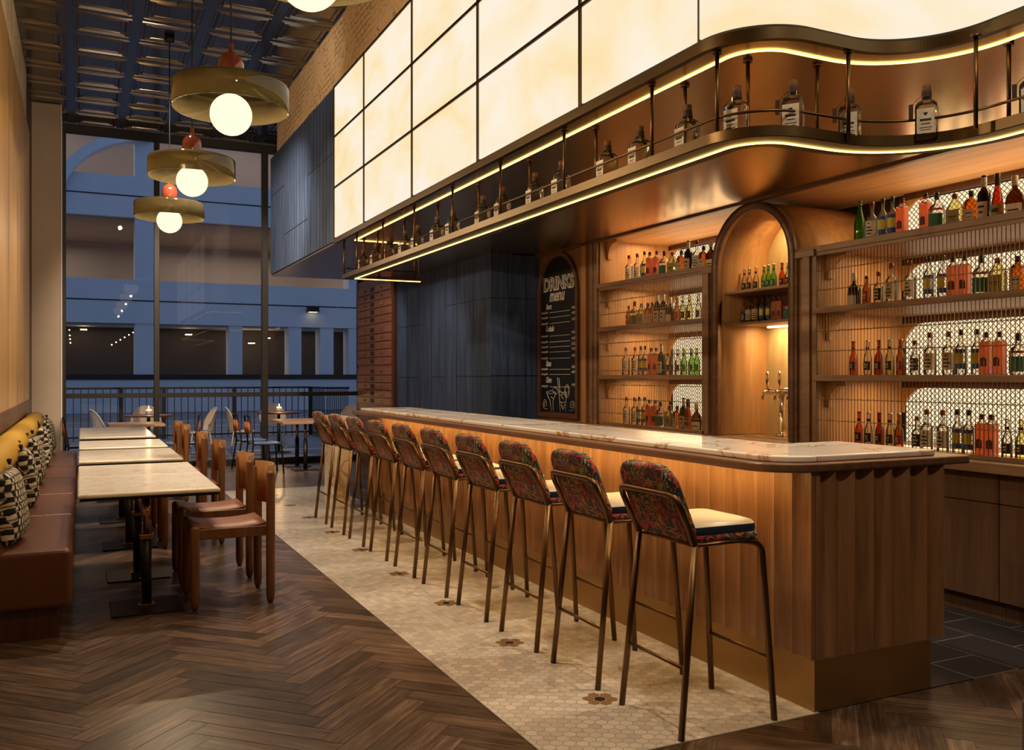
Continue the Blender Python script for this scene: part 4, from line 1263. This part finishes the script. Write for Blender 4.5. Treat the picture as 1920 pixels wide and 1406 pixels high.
def cap(p, r, z0, z1, m, name='cap'):
    return MB().lathe([(r, z0), (r, z1 - 0.003), (r * 0.85, z1), (0.001, z1)], 12).build(name, m, p)

def flatbox(p, hx, hy, z0, z1, glass, name='glass', b=0.010):
    return MB().box(-hx, hx, -hy, hy, z0, z1).build(name, glass, p, bevel=b, seg=2)

def plate(p, x, hy, z0, z1, m, name='label', arch_top=False):
    if arch_top:
        pts = [(-hy, z0), (hy, z0)] + [(hy * math.cos(t), z1 - hy + hy * math.sin(t)) for t in [PI * i / 10 for i in range(11)]]
        return MB().prism(pts, x - 0.0008, x + 0.0006, 'x').build(name, m, p)
    return MB().box(x - 0.0008, x + 0.0006, -hy, hy, z0, z1).build(name, m, p)

def mk(kind):
    p = thing('bottle', '', 'bottle', (0, 0, 0))
    if kind == 'bourbon':
        round_bottle(p, 0.040, 0.165, 0.285, 0.0135, 'g_clear', 0.045)
        band(p, 0.0408, 0.035, 0.150, 'lab_white'); inkrows(p, 0.0412, 0.045, 0.115); inkrows(p, 0.0412, 0.118, 0.145, 'lab_wine', 1, 0.3)
        cap(p, 0.0165, 0.255, 0.292, 'cap_red')
    elif kind == 'rye':
        round_bottle(p, 0.034, 0.125, 0.235, 0.012, 'g_clear', 0.04)
        band(p, 0.0348, 0.03, 0.118, 'lab_black'); inkrows(p, 0.0352, 0.04, 0.11, 'lab_white', 3)
        cap(p, 0.015, 0.21, 0.240, 'cap_red')
    elif kind == 'vodka':
        round_bottle(p, 0.034, 0.175, 0.295, 0.0125, 'g_clear', 0.05)
        band(p, 0.0348, 0.05, 0.165, 'lab_yellow', half=0.95); band(p, 0.0352, 0.040, 0.075, 'lab_blue', 'lower_band', 1.3); band(p, 0.0352, 0.145, 0.17, 'lab_blue', 'upper_band', 1.3)
        cap(p, 0.0145, 0.262, 0.300, 'cap_black')
    elif kind == 'coral':
        flatbox(p, 0.031, 0.033, 0.0, 0.215, 'coral', 'glass', 0.007)
        MB().lathe([(0.031, 0.213), (0.024, 0.226), (0.016, 0.232), (0.016, 0.262)], 14).build('neck', 'g_clear', p)
        plate(p, -0.032, 0.021, 0.055, 0.115, 'lab_wine', 'label', True)
        cap(p, 0.0175, 0.240, 0.258, 'cap_red', 'collar'); cap(p, 0.0165, 0.258, 0.275, 'cap_black')
    elif kind == 'tequila':
        MB().lathe([(0.001, 0), (0.043, 0), (0.046, 0.01), (0.046, 0.135), (0.040, 0.165), (0.018, 0.185), (0.014, 0.195), (0.014, 0.225), (0.001, 0.225)], 18, sq=0.25).build('glass', 'g_clear', p)
        band(p, 0.0475, 0.02, 0.115, 'lab_teal', sq=0.25); band(p, 0.0475, 0.135, 0.150, 'lab_red', 'upper_band', sq=0.25)
        cap(p, 0.016, 0.212, 0.262, 'cap_black')
    elif kind == 'flask':
        MB().lathe([(0.001, 0), (0.030, 0), (0.032, 0.008), (0.032, 0.125), (0.026, 0.15), (0.013, 0.185), (0.012, 0.205), (0.001, 0.205)], 20, sx=0.9, sy=1.75, sq=0.5).build('glass', 'g_pale', p)
        plate(p, -0.0305, 0.046, 0.015, 0.122, 'lab_olive')
        MB().box(-0.0318, -0.0312, -0.03, 0.03, 0.07, 0.078).box(-0.0318, -0.0312, -0.02, 0.02, 0.055, 0.059).build('print', 'ink', p.children[-1])
        cap(p, 0.0175, 0.198, 0.230, 'cap_red')
    elif kind == 'whisky':
        MB().lathe([(0.001, 0), (0.036, 0), (0.038, 0.006), (0.038, 0.150), (0.030, 0.168), (0.013, 0.178), (0.013, 0.20), (0.001, 0.20)], 20, sx=0.95, sy=1.1, sq=0.8).build('glass', 'g_amber', p)
        plate(p, -0.0375, 0.028, 0.02, 0.105, 'lab_cream')
        MB().box(-0.0388, -0.0382, -0.02, 0.02, 0.075, 0.082).box(-0.0388, -0.0382, -0.018, 0.018, 0.05, 0.054).build('print', 'ink', p.children[-1])
        cap(p, 0.0165, 0.192, 0.228, 'cap_black')
    elif kind == 'wine':
        round_bottle(p, 0.040, 0.185, 0.305, 0.0145, 'g_wine', 0.055)
        band(p, 0.0408, 0.02, 0.135, 'lab_cream', half=1.0); inkrows(p, 0.0412, 0.05, 0.12, 'ink', 2, 0.5)
        cap(p, 0.017, 0.225, 0.308, 'cap_white', 'capsule')
    elif kind == 'cognac':
        MB().lathe([(0.001, 0), (0.036, 0), (0.038, 0.006), (0.036, 0.10), (0.026, 0.17), (0.016, 0.215), (0.0135, 0.235), (0.0135, 0.29), (0.001, 0.29)], 18).build('glass', 'g_red', p)
        band(p, 0.0395, 0.012, 0.10, 'lab_olive', half=0.9); band(p, 0.0398, 0.05, 0.075, 'ink', 'print', 0.5)
        cap(p, 0.0165, 0.225, 0.300, 'cap_black', 'capsule')
    elif kind == 'brandy':
        MB().lathe([(0.001, 0), (0.040, 0), (0.044, 0.008), (0.046, 0.10), (0.040, 0.14), (0.022, 0.172), (0.014, 0.182), (0.014, 0.235), (0.001, 0.235)], 20, sx=0.7, sy=1.25).build('glass', 'g_brown', p)
        band(p, 0.0462, 0.015, 0.085, 'lab_white', half=1.0, sx=0.73, sy=1.27); band(p, 0.0468, 0.04, 0.05, 'ink', 'print', 0.6, sx=0.73, sy=1.27)
        cap(p, 0.019, 0.20, 0.262, 'cap_white')
    elif kind == 'jug':
        MB().lathe([(0.001, 0), (0.044, 0), (0.048, 0.008), (0.050, 0.10), (0.046, 0.135), (0.030, 0.162), (0.016, 0.172), (0.013, 0.19), (0.013, 0.235), (0.001, 0.235)], 20).build('glass', 'g_wine', p)
        band(p, 0.0508, 0.012, 0.085, 'lab_grey', half=0.95)
        cap(p, 0.0165, 0.195, 0.255, 'cap_white', 'capsule')
    elif kind == 'champagne':
        MB().lathe([(0.001, 0), (0.040, 0), (0.043, 0.008), (0.043, 0.13), (0.036, 0.18), (0.020, 0.235), (0.014, 0.27), (0.0135, 0.305), (0.016, 0.307), (0.016, 0.318), (0.001, 0.318)], 20).build('glass', 'g_green', p)
        MB().lathe([(0.0165, 0.29), (0.0165, 0.297)], 14, cap=False).build('neck_ring', 'lab_olive', p)
    elif kind == 'amber_small':
        round_bottle(p, 0.031, 0.12, 0.215, 0.011, 'g_amber', 0.06)
        band(p, 0.0318, 0.025, 0.11, 'lab_red', half=0.95); inkrows(p, 0.0322, 0.05, 0.09, 'lab_white', 2, 0.5)
        cap(p, 0.013, 0.20, 0.222, 'cap_black')
    else:
        g, lb_, ck = {'orange_beer': ('g_orange', 'lab_black', 'cap_black'), 'clear_beer': ('g_clear', 'lab_black', 'cap_silver'), 'red_beer': ('g_red', 'lab_black', 'cap_black'),
                      'pale_beer': ('g_pale', 'lab_black', 'cap_silver'), 'rose_beer': ('g_amber', 'lab_red', 'cap_silver'), 'green_beer': ('g_lime', 'lab_teal', 'cap_silver')}[kind]
        MB().lathe([(0.001, 0), (0.028, 0), (0.0305, 0.006), (0.0305, 0.120), (0.026, 0.142), (0.0165, 0.165), (0.0135, 0.185), (0.0125, 0.238), (0.0145, 0.240), (0.0145, 0.25), (0.001, 0.25)], 16).build('glass', g, p)
        band(p, 0.0312, 0.035, 0.100, lb_, half=1.1); inkrows(p, 0.0316, 0.05, 0.085, 'lab_white' if lb_ != 'lab_red' else 'lab_cream', 2, 0.4)
        band(p, 0.0155, 0.185, 0.205, lb_, 'neck_label', 1.2)
        cap(p, 0.0155, 0.244, 0.254, ck)
    return p

DESC = {'bourbon': 'clear red-capped bottle with white label', 'rye': 'small clear bottle with black label', 'vodka': 'slim clear bottle with yellow and blue label',
        'coral': 'square coral bottle with dark arched label', 'tequila': 'squat clear bottle with green label', 'flask': 'wide flat bottle with olive label',
        'whisky': 'square amber bottle with dark cap', 'wine': 'dark wine bottle with white capsule', 'cognac': 'tapered red bottle with black capsule',
        'brandy': 'wide brown flask bottle with white label', 'jug': 'rounded dark bottle with grey label', 'champagne': 'plain green sparkling wine bottle',
        'amber_small': 'small amber bottle with red label', 'orange_beer': 'orange longneck bottle', 'clear_beer': 'clear longneck bottle with black label',
        'red_beer': 'red longneck bottle with black label', 'pale_beer': 'pale yellow longneck bottle', 'rose_beer': 'amber longneck bottle with red label', 'green_beer': 'green longneck bottle with teal label'}
ROWS = [
('right back bar', 'top shelf', 2.479, 'champagne:4.91 bourbon:4.79 vodka:4.70 vodka:4.61 coral:4.53 coral:4.34 tequila:4.24 flask:4.11 whisky:3.99 wine:3.89 cognac:3.79 brandy:3.67'),
('right back bar', 'second shelf', 2.012, 'jug:4.96 amber_small:4.85 rye:4.73 bourbon:4.63 bourbon:4.47 vodka:4.30 vodka:4.20 coral:4.11 coral:4.03 tequila:3.91 flask:3.79 whisky:3.66'),
('right back bar', 'third shelf', 1.5, 'orange_beer:4.98 clear_beer:4.83 red_beer:4.73 pale_beer:4.63 rose_beer:4.54 rye:4.41 bourbon:4.30 bourbon:4.15 vodka:4.05 vodka:3.95 coral:3.87 coral:3.78 tequila:3.66'),
('right back bar', 'bottom row', 0.972, 'orange_beer:4.92 clear_beer:4.83 red_beer:4.73 pale_beer:4.64 rose_beer:4.55 rye:4.41 bourbon:4.32 bourbon:4.20 vodka:4.09 vodka:4.00 coral:3.91 coral:3.83 clear_beer:3.72 pale_beer:3.63'),
('left back bar', 'top shelf', 2.479, 'bourbon:8.04 bourbon:7.89 vodka:7.76 coral:7.64 coral:7.54 tequila:7.42 flask:7.27 whisky:7.12 wine:7.01 bourbon:6.89 whisky:6.78 brandy:6.66'),
('left back bar', 'second shelf', 2.012, 'amber_small:8.04 tequila:7.94 flask:7.81 whisky:7.70 whisky:7.61 wine:7.52 wine:7.43 jug:7.32 rose_beer:7.21 pale_beer:7.09 pale_beer:6.99 clear_beer:6.87'),
('left back bar', 'third shelf', 1.5, 'bourbon:8.09 bourbon:7.94 vodka:7.82 vodka:7.73 coral:7.64 coral:7.55 wine:7.45 clear_beer:7.35 clear_beer:7.26 clear_beer:7.17 green_beer:7.07 green_beer:6.97 green_beer:6.87'),
('left back bar', 'bottom row', 0.972, 'bourbon:8.10 bourbon:7.95 vodka:7.85 vodka:7.76 coral:7.66 coral:7.57 tequila:7.46 flask:7.33 whisky:7.20 wine:7.09 cognac:7.00 brandy:6.88'),
('arched niche', 'upper shelf', 2.225, 'clear_beer:6.25 clear_beer:6.18 clear_beer:6.10 green_beer:6.00 green_beer:5.93 green_beer:5.86 orange_beer:5.78 clear_beer:5.71 rose_beer:5.64'),
('arched niche', 'lower shelf', 1.952, 'rye:6.26 bourbon:6.18 bourbon:6.085 vodka:6.005 vodka:5.93 coral:5.855 coral:5.785 tequila:5.69 flask:5.56')]
PROTO = {}
for unit, row, z, spec in ROWS:
    for i, it in enumerate(spec.split()):
        kd, y = it.split(':'); y = float(y)
        nth = ORD[i] + ' from left'
        lab = '%s, %s, %s, %s' % (DESC[kd], nth, row, unit)
        grp = 'bottles on the %s of the %s' % (row, unit)
        x = (5.25 if 'arch' not in unit else 5.28) + random.uniform(-0.012, 0.012)
        rz = random.uniform(-0.15, 0.15) + 0.14
        sc_ = 0.84 if 'arch' in unit else 1.0
        if row == 'lower shelf': sc_ = 0.78
        if kd not in PROTO:
            p = mk(kd); PROTO[kd] = p
            p['label'] = lab; p['group'] = grp; p.location = (x, y, z + 0.0005); p.rotation_euler = (0, 0, rz); p.scale = (sc_,) * 3
        else:
            dup(PROTO[kd], (x, y, z + 0.0005), rz, lab, grp, (sc_,) * 3)

# square bottles on the hanging shelf
def gin():
    p = thing('bottle', '', 'bottle', (0, 0, 0), group='square bottles on the hanging shelf')
    H = 0.142
    prof = [(0.001, 0), (0.036, 0), (0.040, 0.006), (0.040, H - 0.02)]
    for i in range(1, 6):
        t = PI / 2 * i / 5
        prof.append((0.0165 + 0.0235 * math.cos(t), H - 0.02 + 0.028 * math.sin(t)))
    prof += [(0.0165, 0.166), (0.001, 0.166)]
    MB().lathe(prof, 24, sq=0.55).build('glass', 'g_gin', p)
    plate(p, -0.0445, 0.031, 0.022, 0.112, 'lab_grey')
    ik = MB().box(-0.0462, -0.0456, -0.020, 0.020, 0.066, 0.074).box(-0.0462, -0.0456, -0.016, 0.016, 0.054, 0.057).box(-0.0462, -0.0456, -0.022, 0.022, 0.040, 0.0425).box(-0.0462, -0.0456, -0.018, 0.018, 0.032, 0.034)
    ik.prism([(-0.008, 0.094), (0.0, 0.084), (0.008, 0.094), (0.004, 0.099), (0.0, 0.096), (-0.004, 0.099)], -0.0462, -0.0456, 'x')
    ik.build('print', 'ink', p.children[-1])
    MB().lathe([(0.0178, 0.160), (0.0190, 0.165), (0.0178, 0.170), (0.0190, 0.175), (0.0178, 0.180), (0.0185, 0.184), (0.001, 0.184)], 14).build('collar', 'cap_wrap', p)
    MB().lathe([(0.0155, 0.184), (0.0165, 0.186), (0.0165, 0.206), (0.0145, 0.209), (0.001, 0.209)], 14).build('stopper', 'cork', p)
    tg = MB().tube([(-0.004, 0.019, 0.170), (-0.012, 0.040, 0.150), (-0.016, 0.050, 0.135)], 0.0012, 4)
    tg.box(-0.019, -0.0175, 0.046, 0.062, 0.085, 0.140)
    tg.build('swing_tag', 'cap_wrap', p)
    return p
M['g_gin'] = liquid('gin_glass', (0.90, 0.86, 0.78), (0.60, 0.52, 0.40), 0.06, 0.04)
M['cap_wrap'] = mat('cap_wrap', (0.045, 0.020, 0.013), 0.6)
GB = [(2.64, y, 0) for y in (9.054, 8.606, 8.195, 7.72, 7.378, 6.906, 6.56, 5.973, 5.634, 5.14, 4.791, 4.261, 3.939, 3.53)] + \
     [(2.665, 3.20, 0.30), (2.84, 3.035, 0.62), (3.165, 3.02, 0.66), (3.43, 2.825, 0.60), (3.58, 2.43, 0.5)]
g0 = gin()
for i, (x, y, rz) in enumerate(GB):
    o = g0 if i == 0 else dup(g0, (0, 0, 0))
    o.location = (x, y, ZS + 0.0145); o.rotation_euler = (0, 0, rz); o.scale = (1.17, 1.17, 1.2)
    o['label'] = 'square clear bottle with pale label, %s from the far end of the hanging shelf' % ORD[i]

# ------------------------------------------------------------------ furniture by the window
def wood_table(label, x0, x1, y0, y1, zt=0.775):
    t = thing('wooden_table', label, 'table', ((x0 + x1) / 2, (y0 + y1) / 2, 0), group='wooden tables by the window')
    hx, hy = (x1 - x0) / 2, (y1 - y0) / 2
    MB().box(-hx, hx, -hy, hy, zt - 0.04, zt).build('tabletop', 'oak', t, bevel=0.006)
    for s in (-1, 1):
        py = s * hy * 0.55
        MB().box(-0.2, 0.2, py - 0.16, py + 0.16, 0, 0.014).build('base_plate', 'black_metal', t, bevel=0.004, seg=1)
        MB().cyl((0, py, 0.014), 0.033, 0.45, 14).build('column', 'black_metal', t)
        MB().cyl((0, py, 0.464), 0.022, zt - 0.04 - 0.464, 12).build('upper_tube', 'brass', t)
    return t
wood_table('square wooden table by the window, left behind the marble tables', 0.36, 1.13, 14.22, 14.98)
wood_table('square wooden table by the window, right near the bar stools', 2.80, 3.60, 13.95, 15.05)

def metal_chair(label, x, y, rz):
    # faces +x
    c = thing('metal_chair', label, 'chair', (x, y, 0), rz, 'blue metal chairs by the window')
    MB().prism(arc(0.15, -0.13, 0.06, -PI / 2, 0, 4) + arc(0.15, 0.13, 0.06, 0, PI / 2, 4) + [(-0.2, 0.18), (-0.2, -0.18)], 0.455, 0.475, 'z').build('seat', 'blue_paint', c, bevel=0.006)
    for s in (-1, 1):
        MB().tube(fillet([(-0.27, s * 0.2, 0), (-0.20, s * 0.19, 0.46), (-0.26, s * 0.17, 0.88)], 0.2, 6), 0.0125, 8).build('leg', 'black_metal', c)
        MB().tube(fillet([(0.25, s * 0.2, 0), (0.22, s * 0.19, 0.45), (-0.2, s * 0.18, 0.452)], 0.07, 6), 0.0125, 8).build('leg', 'black_metal', c)
    MB().tube([(-0.26, -0.17, 0.875), (-0.275, 0, 0.885), (-0.26, 0.17, 0.875)], 0.0125, 8).build('top_rail', 'black_metal', c)
    vs = []; fs = []
    for i in range(9):
        yy = -0.165 + 0.33 * i / 8
        bx = -0.245 - 0.02 * (1 - (2 * i / 8 - 1) ** 2)
        for dx, z in ((0.008, 0.62), (0.0, 0.79), (-0.010, 0.62), (-0.018, 0.79)):
            vs.append((bx + dx, yy, z))
    for i in range(8):
        a_ = i * 4; b_ = a_ + 4
        fs += [(a_, a_ + 1, b_ + 1, b_), (a_ + 2, b_ + 2, b_ + 3, a_ + 3), (a_, b_, b_ + 2, a_ + 2), (a_ + 1, a_ + 3, b_ + 3, b_ + 1)]
    fs += [(0, 2, 3, 1), (32, 33, 35, 34)]
    MB().add(vs, fs, True).build('back_panel', 'orange', c)
    return c
metal_chair('metal chair with orange back at the far left by the pale column', 0.02, 14.55, 0.1)
metal_chair('blue metal chair with orange back behind the row of brown chairs', 1.38, 14.55, PI - 0.1)
metal_chair('blue metal chair with orange back, front one of the window pair', 2.52, 13.98, 0.05)
metal_chair('blue metal chair with orange back, behind the front one of the window pair', 2.46, 14.72, 0.05)
metal_chair('metal chair with orange back just beyond the far end of the bar', 3.86, 13.6, PI - 0.15)

# ------------------------------------------------------------------ terrace and street
struct(MB().box(-8, 14, 15.55, 26.0, -0.12, 0.0).build('terrace_floor', 'terrace'))
struct(MB().box(-30, 50, 26.0, 40.0, -0.14, -0.05).build('street_ground', 'terrace'))
mb = MB()
for y, x0, x1 in ((18.2, -6, 12), (28.6, -20, 5.5), (32.0, -20, 30)):
    mb.box(x0, x1, y, y + 0.09, -0.049 if y > 26 else 0.0005, -0.045 if y > 26 else 0.003)
struct(mb.build('white_lines', 'white_line'))  # thin white lines laid across terrace and street ground
rl = thing('terrace_railing', 'black picket railing along the terrace outside the window', 'railing', (2.5, 22.5, 0))
def rlb(mb, name): return loc(mb, 2.5, 22.5).build(name, 'black_metal', rl)
rlb(MB().box(-5, 5.2, 22.47, 22.53, 1.17, 1.215), 'top_rail')
rlb(MB().box(-5, 5.2, 22.48, 22.52, 0.06, 0.10), 'bottom_rail')
rlb(MB().box(5.17, 5.23, 21.0, 22.5, 1.17, 1.215).box(5.2, 5.78, 20.97, 21.03, 1.17, 1.215).box(5.18, 5.22, 21.0, 22.5, 0.06, 0.10), 'side_rail')
mb = MB(); x = -4.9
k = 0
while x < 5.2:
    mb.box(x - 0.009, x + 0.009, 22.491, 22.509, 0.0, 1.17); x += 0.153
for q in range(9):
    mb.box(5.191, 5.209, 21.1 + 0.153 * q, 21.118 + 0.153 * q, 0.0, 1.17)
for q in range(12):
    mb.box(5.24 + 0.045 * q, 5.255 + 0.045 * q, 20.99, 21.01, 0.0, 1.17)
pk = rlb(mb, 'pickets'); pk['kind'] = 'stuff'
for x in (-4.9, -2.6, 0.83, 1.75, 3.35, 5.2):
    rlb(MB().box(x - 0.045, x + 0.045, 22.46, 22.54, 0, 1.2), 'post')

def rattan_chair(label, x, y, rz):
    # faces +x
    c = thing('rattan_chair', label, 'chair', (x, y, 0), rz, 'rattan chairs on the terrace')
    MB().lathe([(0.001, 0.445), (0.22, 0.445), (0.235, 0.455), (0.22, 0.47), (0.001, 0.475)], 24, sy=1.0).build('seat', 'rattan', c)
    vs = []; fs = []
    nu, nv = 12, 8
    def pt(u, v, o):
        a_ = PI + (u - 0.5) * 2.3
        top = 0.90 - 0.30 * abs(2 * u - 1) ** 2.6
        z = 0.48 + (top - 0.48) * v
        r_ = 0.225 + 0.06 * v + o
        return (r_ * math.cos(a_), r_ * math.sin(a_), z)
    for o_ in (0, 0.014):
        for i in range(nu + 1):
            for j in range(nv + 1):
                vs.append(pt(i / nu, j / nv, o_))
    NN = (nu + 1) * (nv + 1)
    for s in (0, 1):
        for i in range(nu):
            for j in range(nv):
                q = s * NN + i * (nv + 1) + j
                fs.append((q, q + 1, q + nv + 2, q + nv + 1))
    MB().add(vs, fs, True).build('backrest', 'rattan', c)
    MB().tube([pt(i / 20, 1.0, 0.007) for i in range(21)], 0.016, 8).build('back_rim', 'rattan', c)
    for sx in (-1, 1):
        for sy in (-1, 1):
            MB().tube([(sx * 0.21, sy * 0.21, 0), (sx * 0.15, sy * 0.15, 0.45)], 0.013, 8).build('leg', 'rattan', c)
    MB().tube([(0.19 * math.cos(t), 0.19 * math.sin(t), 0.26) for t in [PI / 6 * i for i in range(12)]], 0.008, 6, True).build('stretcher', 'rattan', c)
    return c
rattan_chair('pale rattan chair outside at the left, facing the round table', 0.42, 17.1, 0.25)
rattan_chair('pale rattan chair outside behind the left candle table', 1.10, 18.25, -PI / 2 - 0.1)
rattan_chair('pale rattan chair outside right of the left candle table', 1.95, 17.2, PI + 0.05)
rattan_chair('pale rattan chair outside just behind the orange chair pair', 2.70, 17.2, -0.15)
rattan_chair('pale rattan chair outside behind the right candle table', 3.55, 18.6, -PI / 2)
rattan_chair('pale rattan chair outside at the right, back towards the bar', 4.62, 17.4, PI + 0.35)
def round_table(label, clabel, x, y):
    t = thing('round_table', label, 'table', (x, y, 0), group='round red tables on the terrace')
    MB().lathe([(0.001, 0.755), (0.40, 0.755), (0.42, 0.765), (0.42, 0.780), (0.41, 0.785), (0.001, 0.785)], 32).build('tabletop', 'redwood', t)
    MB().cyl((0, 0, 0.02), 0.03, 0.735, 12).build('column', 'black_metal', t)
    MB().lathe([(0.001, 0), (0.24, 0), (0.24, 0.012), (0.03, 0.03)], 24).build('base_plate', 'black_metal', t)
    cd = thing('candle', clabel, 'candle', (x + 0.0, y - 0.05, 0.785), group='candles on the terrace tables')
    MB().cyl((0, 0, 0), 0.05, 0.10, 16).build('wax', 'white', cd)
    MB().lathe([(0.001, 0.10), (0.009, 0.118), (0.007, 0.14), (0.001, 0.17)], 10).build('flame', 'flame', cd)
    lamp('candle_light', 'POINT', (x, y - 0.05, 1.02), 6.0, (1, 0.6, 0.25), shadow_soft_size=0.02)
round_table('round red table outside on the left with a lit candle', 'lit white candle on the left round table outside', 1.09, 17.3)
round_table('round red table outside on the right with a lit candle', 'lit white candle on the right round table outside', 3.45, 17.6)

# parking building across the street
gb = thing('parking_building', 'large pale multi-storey parking building across the street', 'building', (5, 40, 0))
def gbb(mb, name, m): return loc(mb, 5, 40).build(name, m, gb)
def band_(z0, z1, zg):
    gbb(MB().box(-25, 45, 40, 40.3, z0, z1), 'spandrel', 'concrete')
    gbb(MB().box(-25, 45, 39.985, 40.01, zg, zg + 0.05), 'groove', 'garage_dark')
band_(3.63, 5.42, 4.54); band_(7.99, 9.67, 8.84)
gbb(MB().box(-25, 45, 40, 40.3, -0.1, 1.31), 'spandrel', 'concrete')
gbb(MB().box(-25, 45, 39.95, 40.25, 1.31, 1.52), 'sill', 'garage_dark')
gbb(MB().box(-25, 45, 39.8, 40.4, 11.6, 14.0), 'parapet', 'garage')
gbb(MB().box(-25, 45, 48, 48.2, 0, 14), 'rear_wall', 'garage')
for z in (3.6, 5.35, 7.95, 9.6):
    gbb(MB().box(-25, 45, 40.3, 48, z, z + 0.08), 'deck', 'garage')
gbb(MB().box(-25, 45, 43.2, 43.4, 0, 3.6), 'inner_wall', 'garage_dark')
for x0, x1, z0, z1 in ((2.0, 2.95, 1.52, 11.6), (-8, -7, 1.52, 11.6), (8.3, 8.85, 1.52, 3.7), (9.7, 10.3, 1.52, 3.7), (5.75, 6.3, 1.52, 3.7), (11.0, 12.0, 1.52, 11.6), (20, 21, 1.52, 11.6)):
    gbb(MB().box(x0, x1, 40.05, 41.0, z0, z1), 'column', 'concrete')
mb = MB()
vs = []
for i in range(13):
    t = PI / 2 + PI / 2 * i / 12
    for r_ in (3.3, 3.72):
        vs.append((2.6 + r_ * math.cos(t), 39.9, 8.3 + r_ * math.sin(t) * 0.86))
mb.strip([(a_[0], a_[2]) for a_ in vs[0::2]], [(a_[0], a_[2]) for a_ in vs[1::2]], 39.7, 40.4)
mb.v = [(a_, c_, b_) for a_, b_, c_ in mb.v]
gbb(mb, 'arch_rib', 'concrete')
for x, y, z in [(-0.45, 42.6, 3.42)] + [(-0.45 + 0.012 * i, 42.9 - 1.0 * i * 0, 3.36 - 0.16 * i) for i in range(1, 4)] + [(2.05 - 0.17 * i, 42.5, 3.36 - 0.11 * i) for i in range(6)]:
    gbb(MB().ball((x, y, z), 0.026, 8, 6), 'garage_lamp', 'spark')
for x, z in ((0.1, 3.43), (4.35, 3.3), (6.5, 3.25), (6.4, 2.7), (7.1, 2.95), (7.8, 3.2)):
    gbb(MB().box(x - 0.13, x + 0.13, 42.4, 42.7, z, z + 0.03), 'garage_tube', 'spark')
wl = thing('wall_lamp', 'small dark wall lamp on the pale building opposite', 'wall lamp', (9.3, 39.9, 4.3))
MB().box(-0.24, 0.24, -0.32, 0.09, 0.0, 0.22).build('housing', 'black_metal', wl)
MB().box(-0.18, 0.18, -0.28, 0.0, -0.012, 0.0).build('diffuser', 'lamp_soft', wl)
for z, e in ((9.5, 150), (7.8, 190), (13.8, 190)):
    for x in (-3, 6.5, 15):
        lamp('garage_light', 'AREA', (x, 44.5, z - 0.1), e, (1.0, 0.80, 0.64), shape='RECTANGLE', size=7, size_y=5)
lamp('garage_light', 'AREA', (4, 42.0, 3.5), 60, (1.0, 0.72, 0.5), shape='RECTANGLE', size=14, size_y=2)

# stepped grey block at the right edge
gk = MB().box(2.47, 3.2, 1.0, 1.71, 0, 0.553).box(2.49, 3.2, 1.0, 1.70, 0.553, 0.652).build('stepped_block', 'grey_block', bevel=0.004)
tag(gk, 'stepped grey block at the right edge in front of the bar end', 'block')
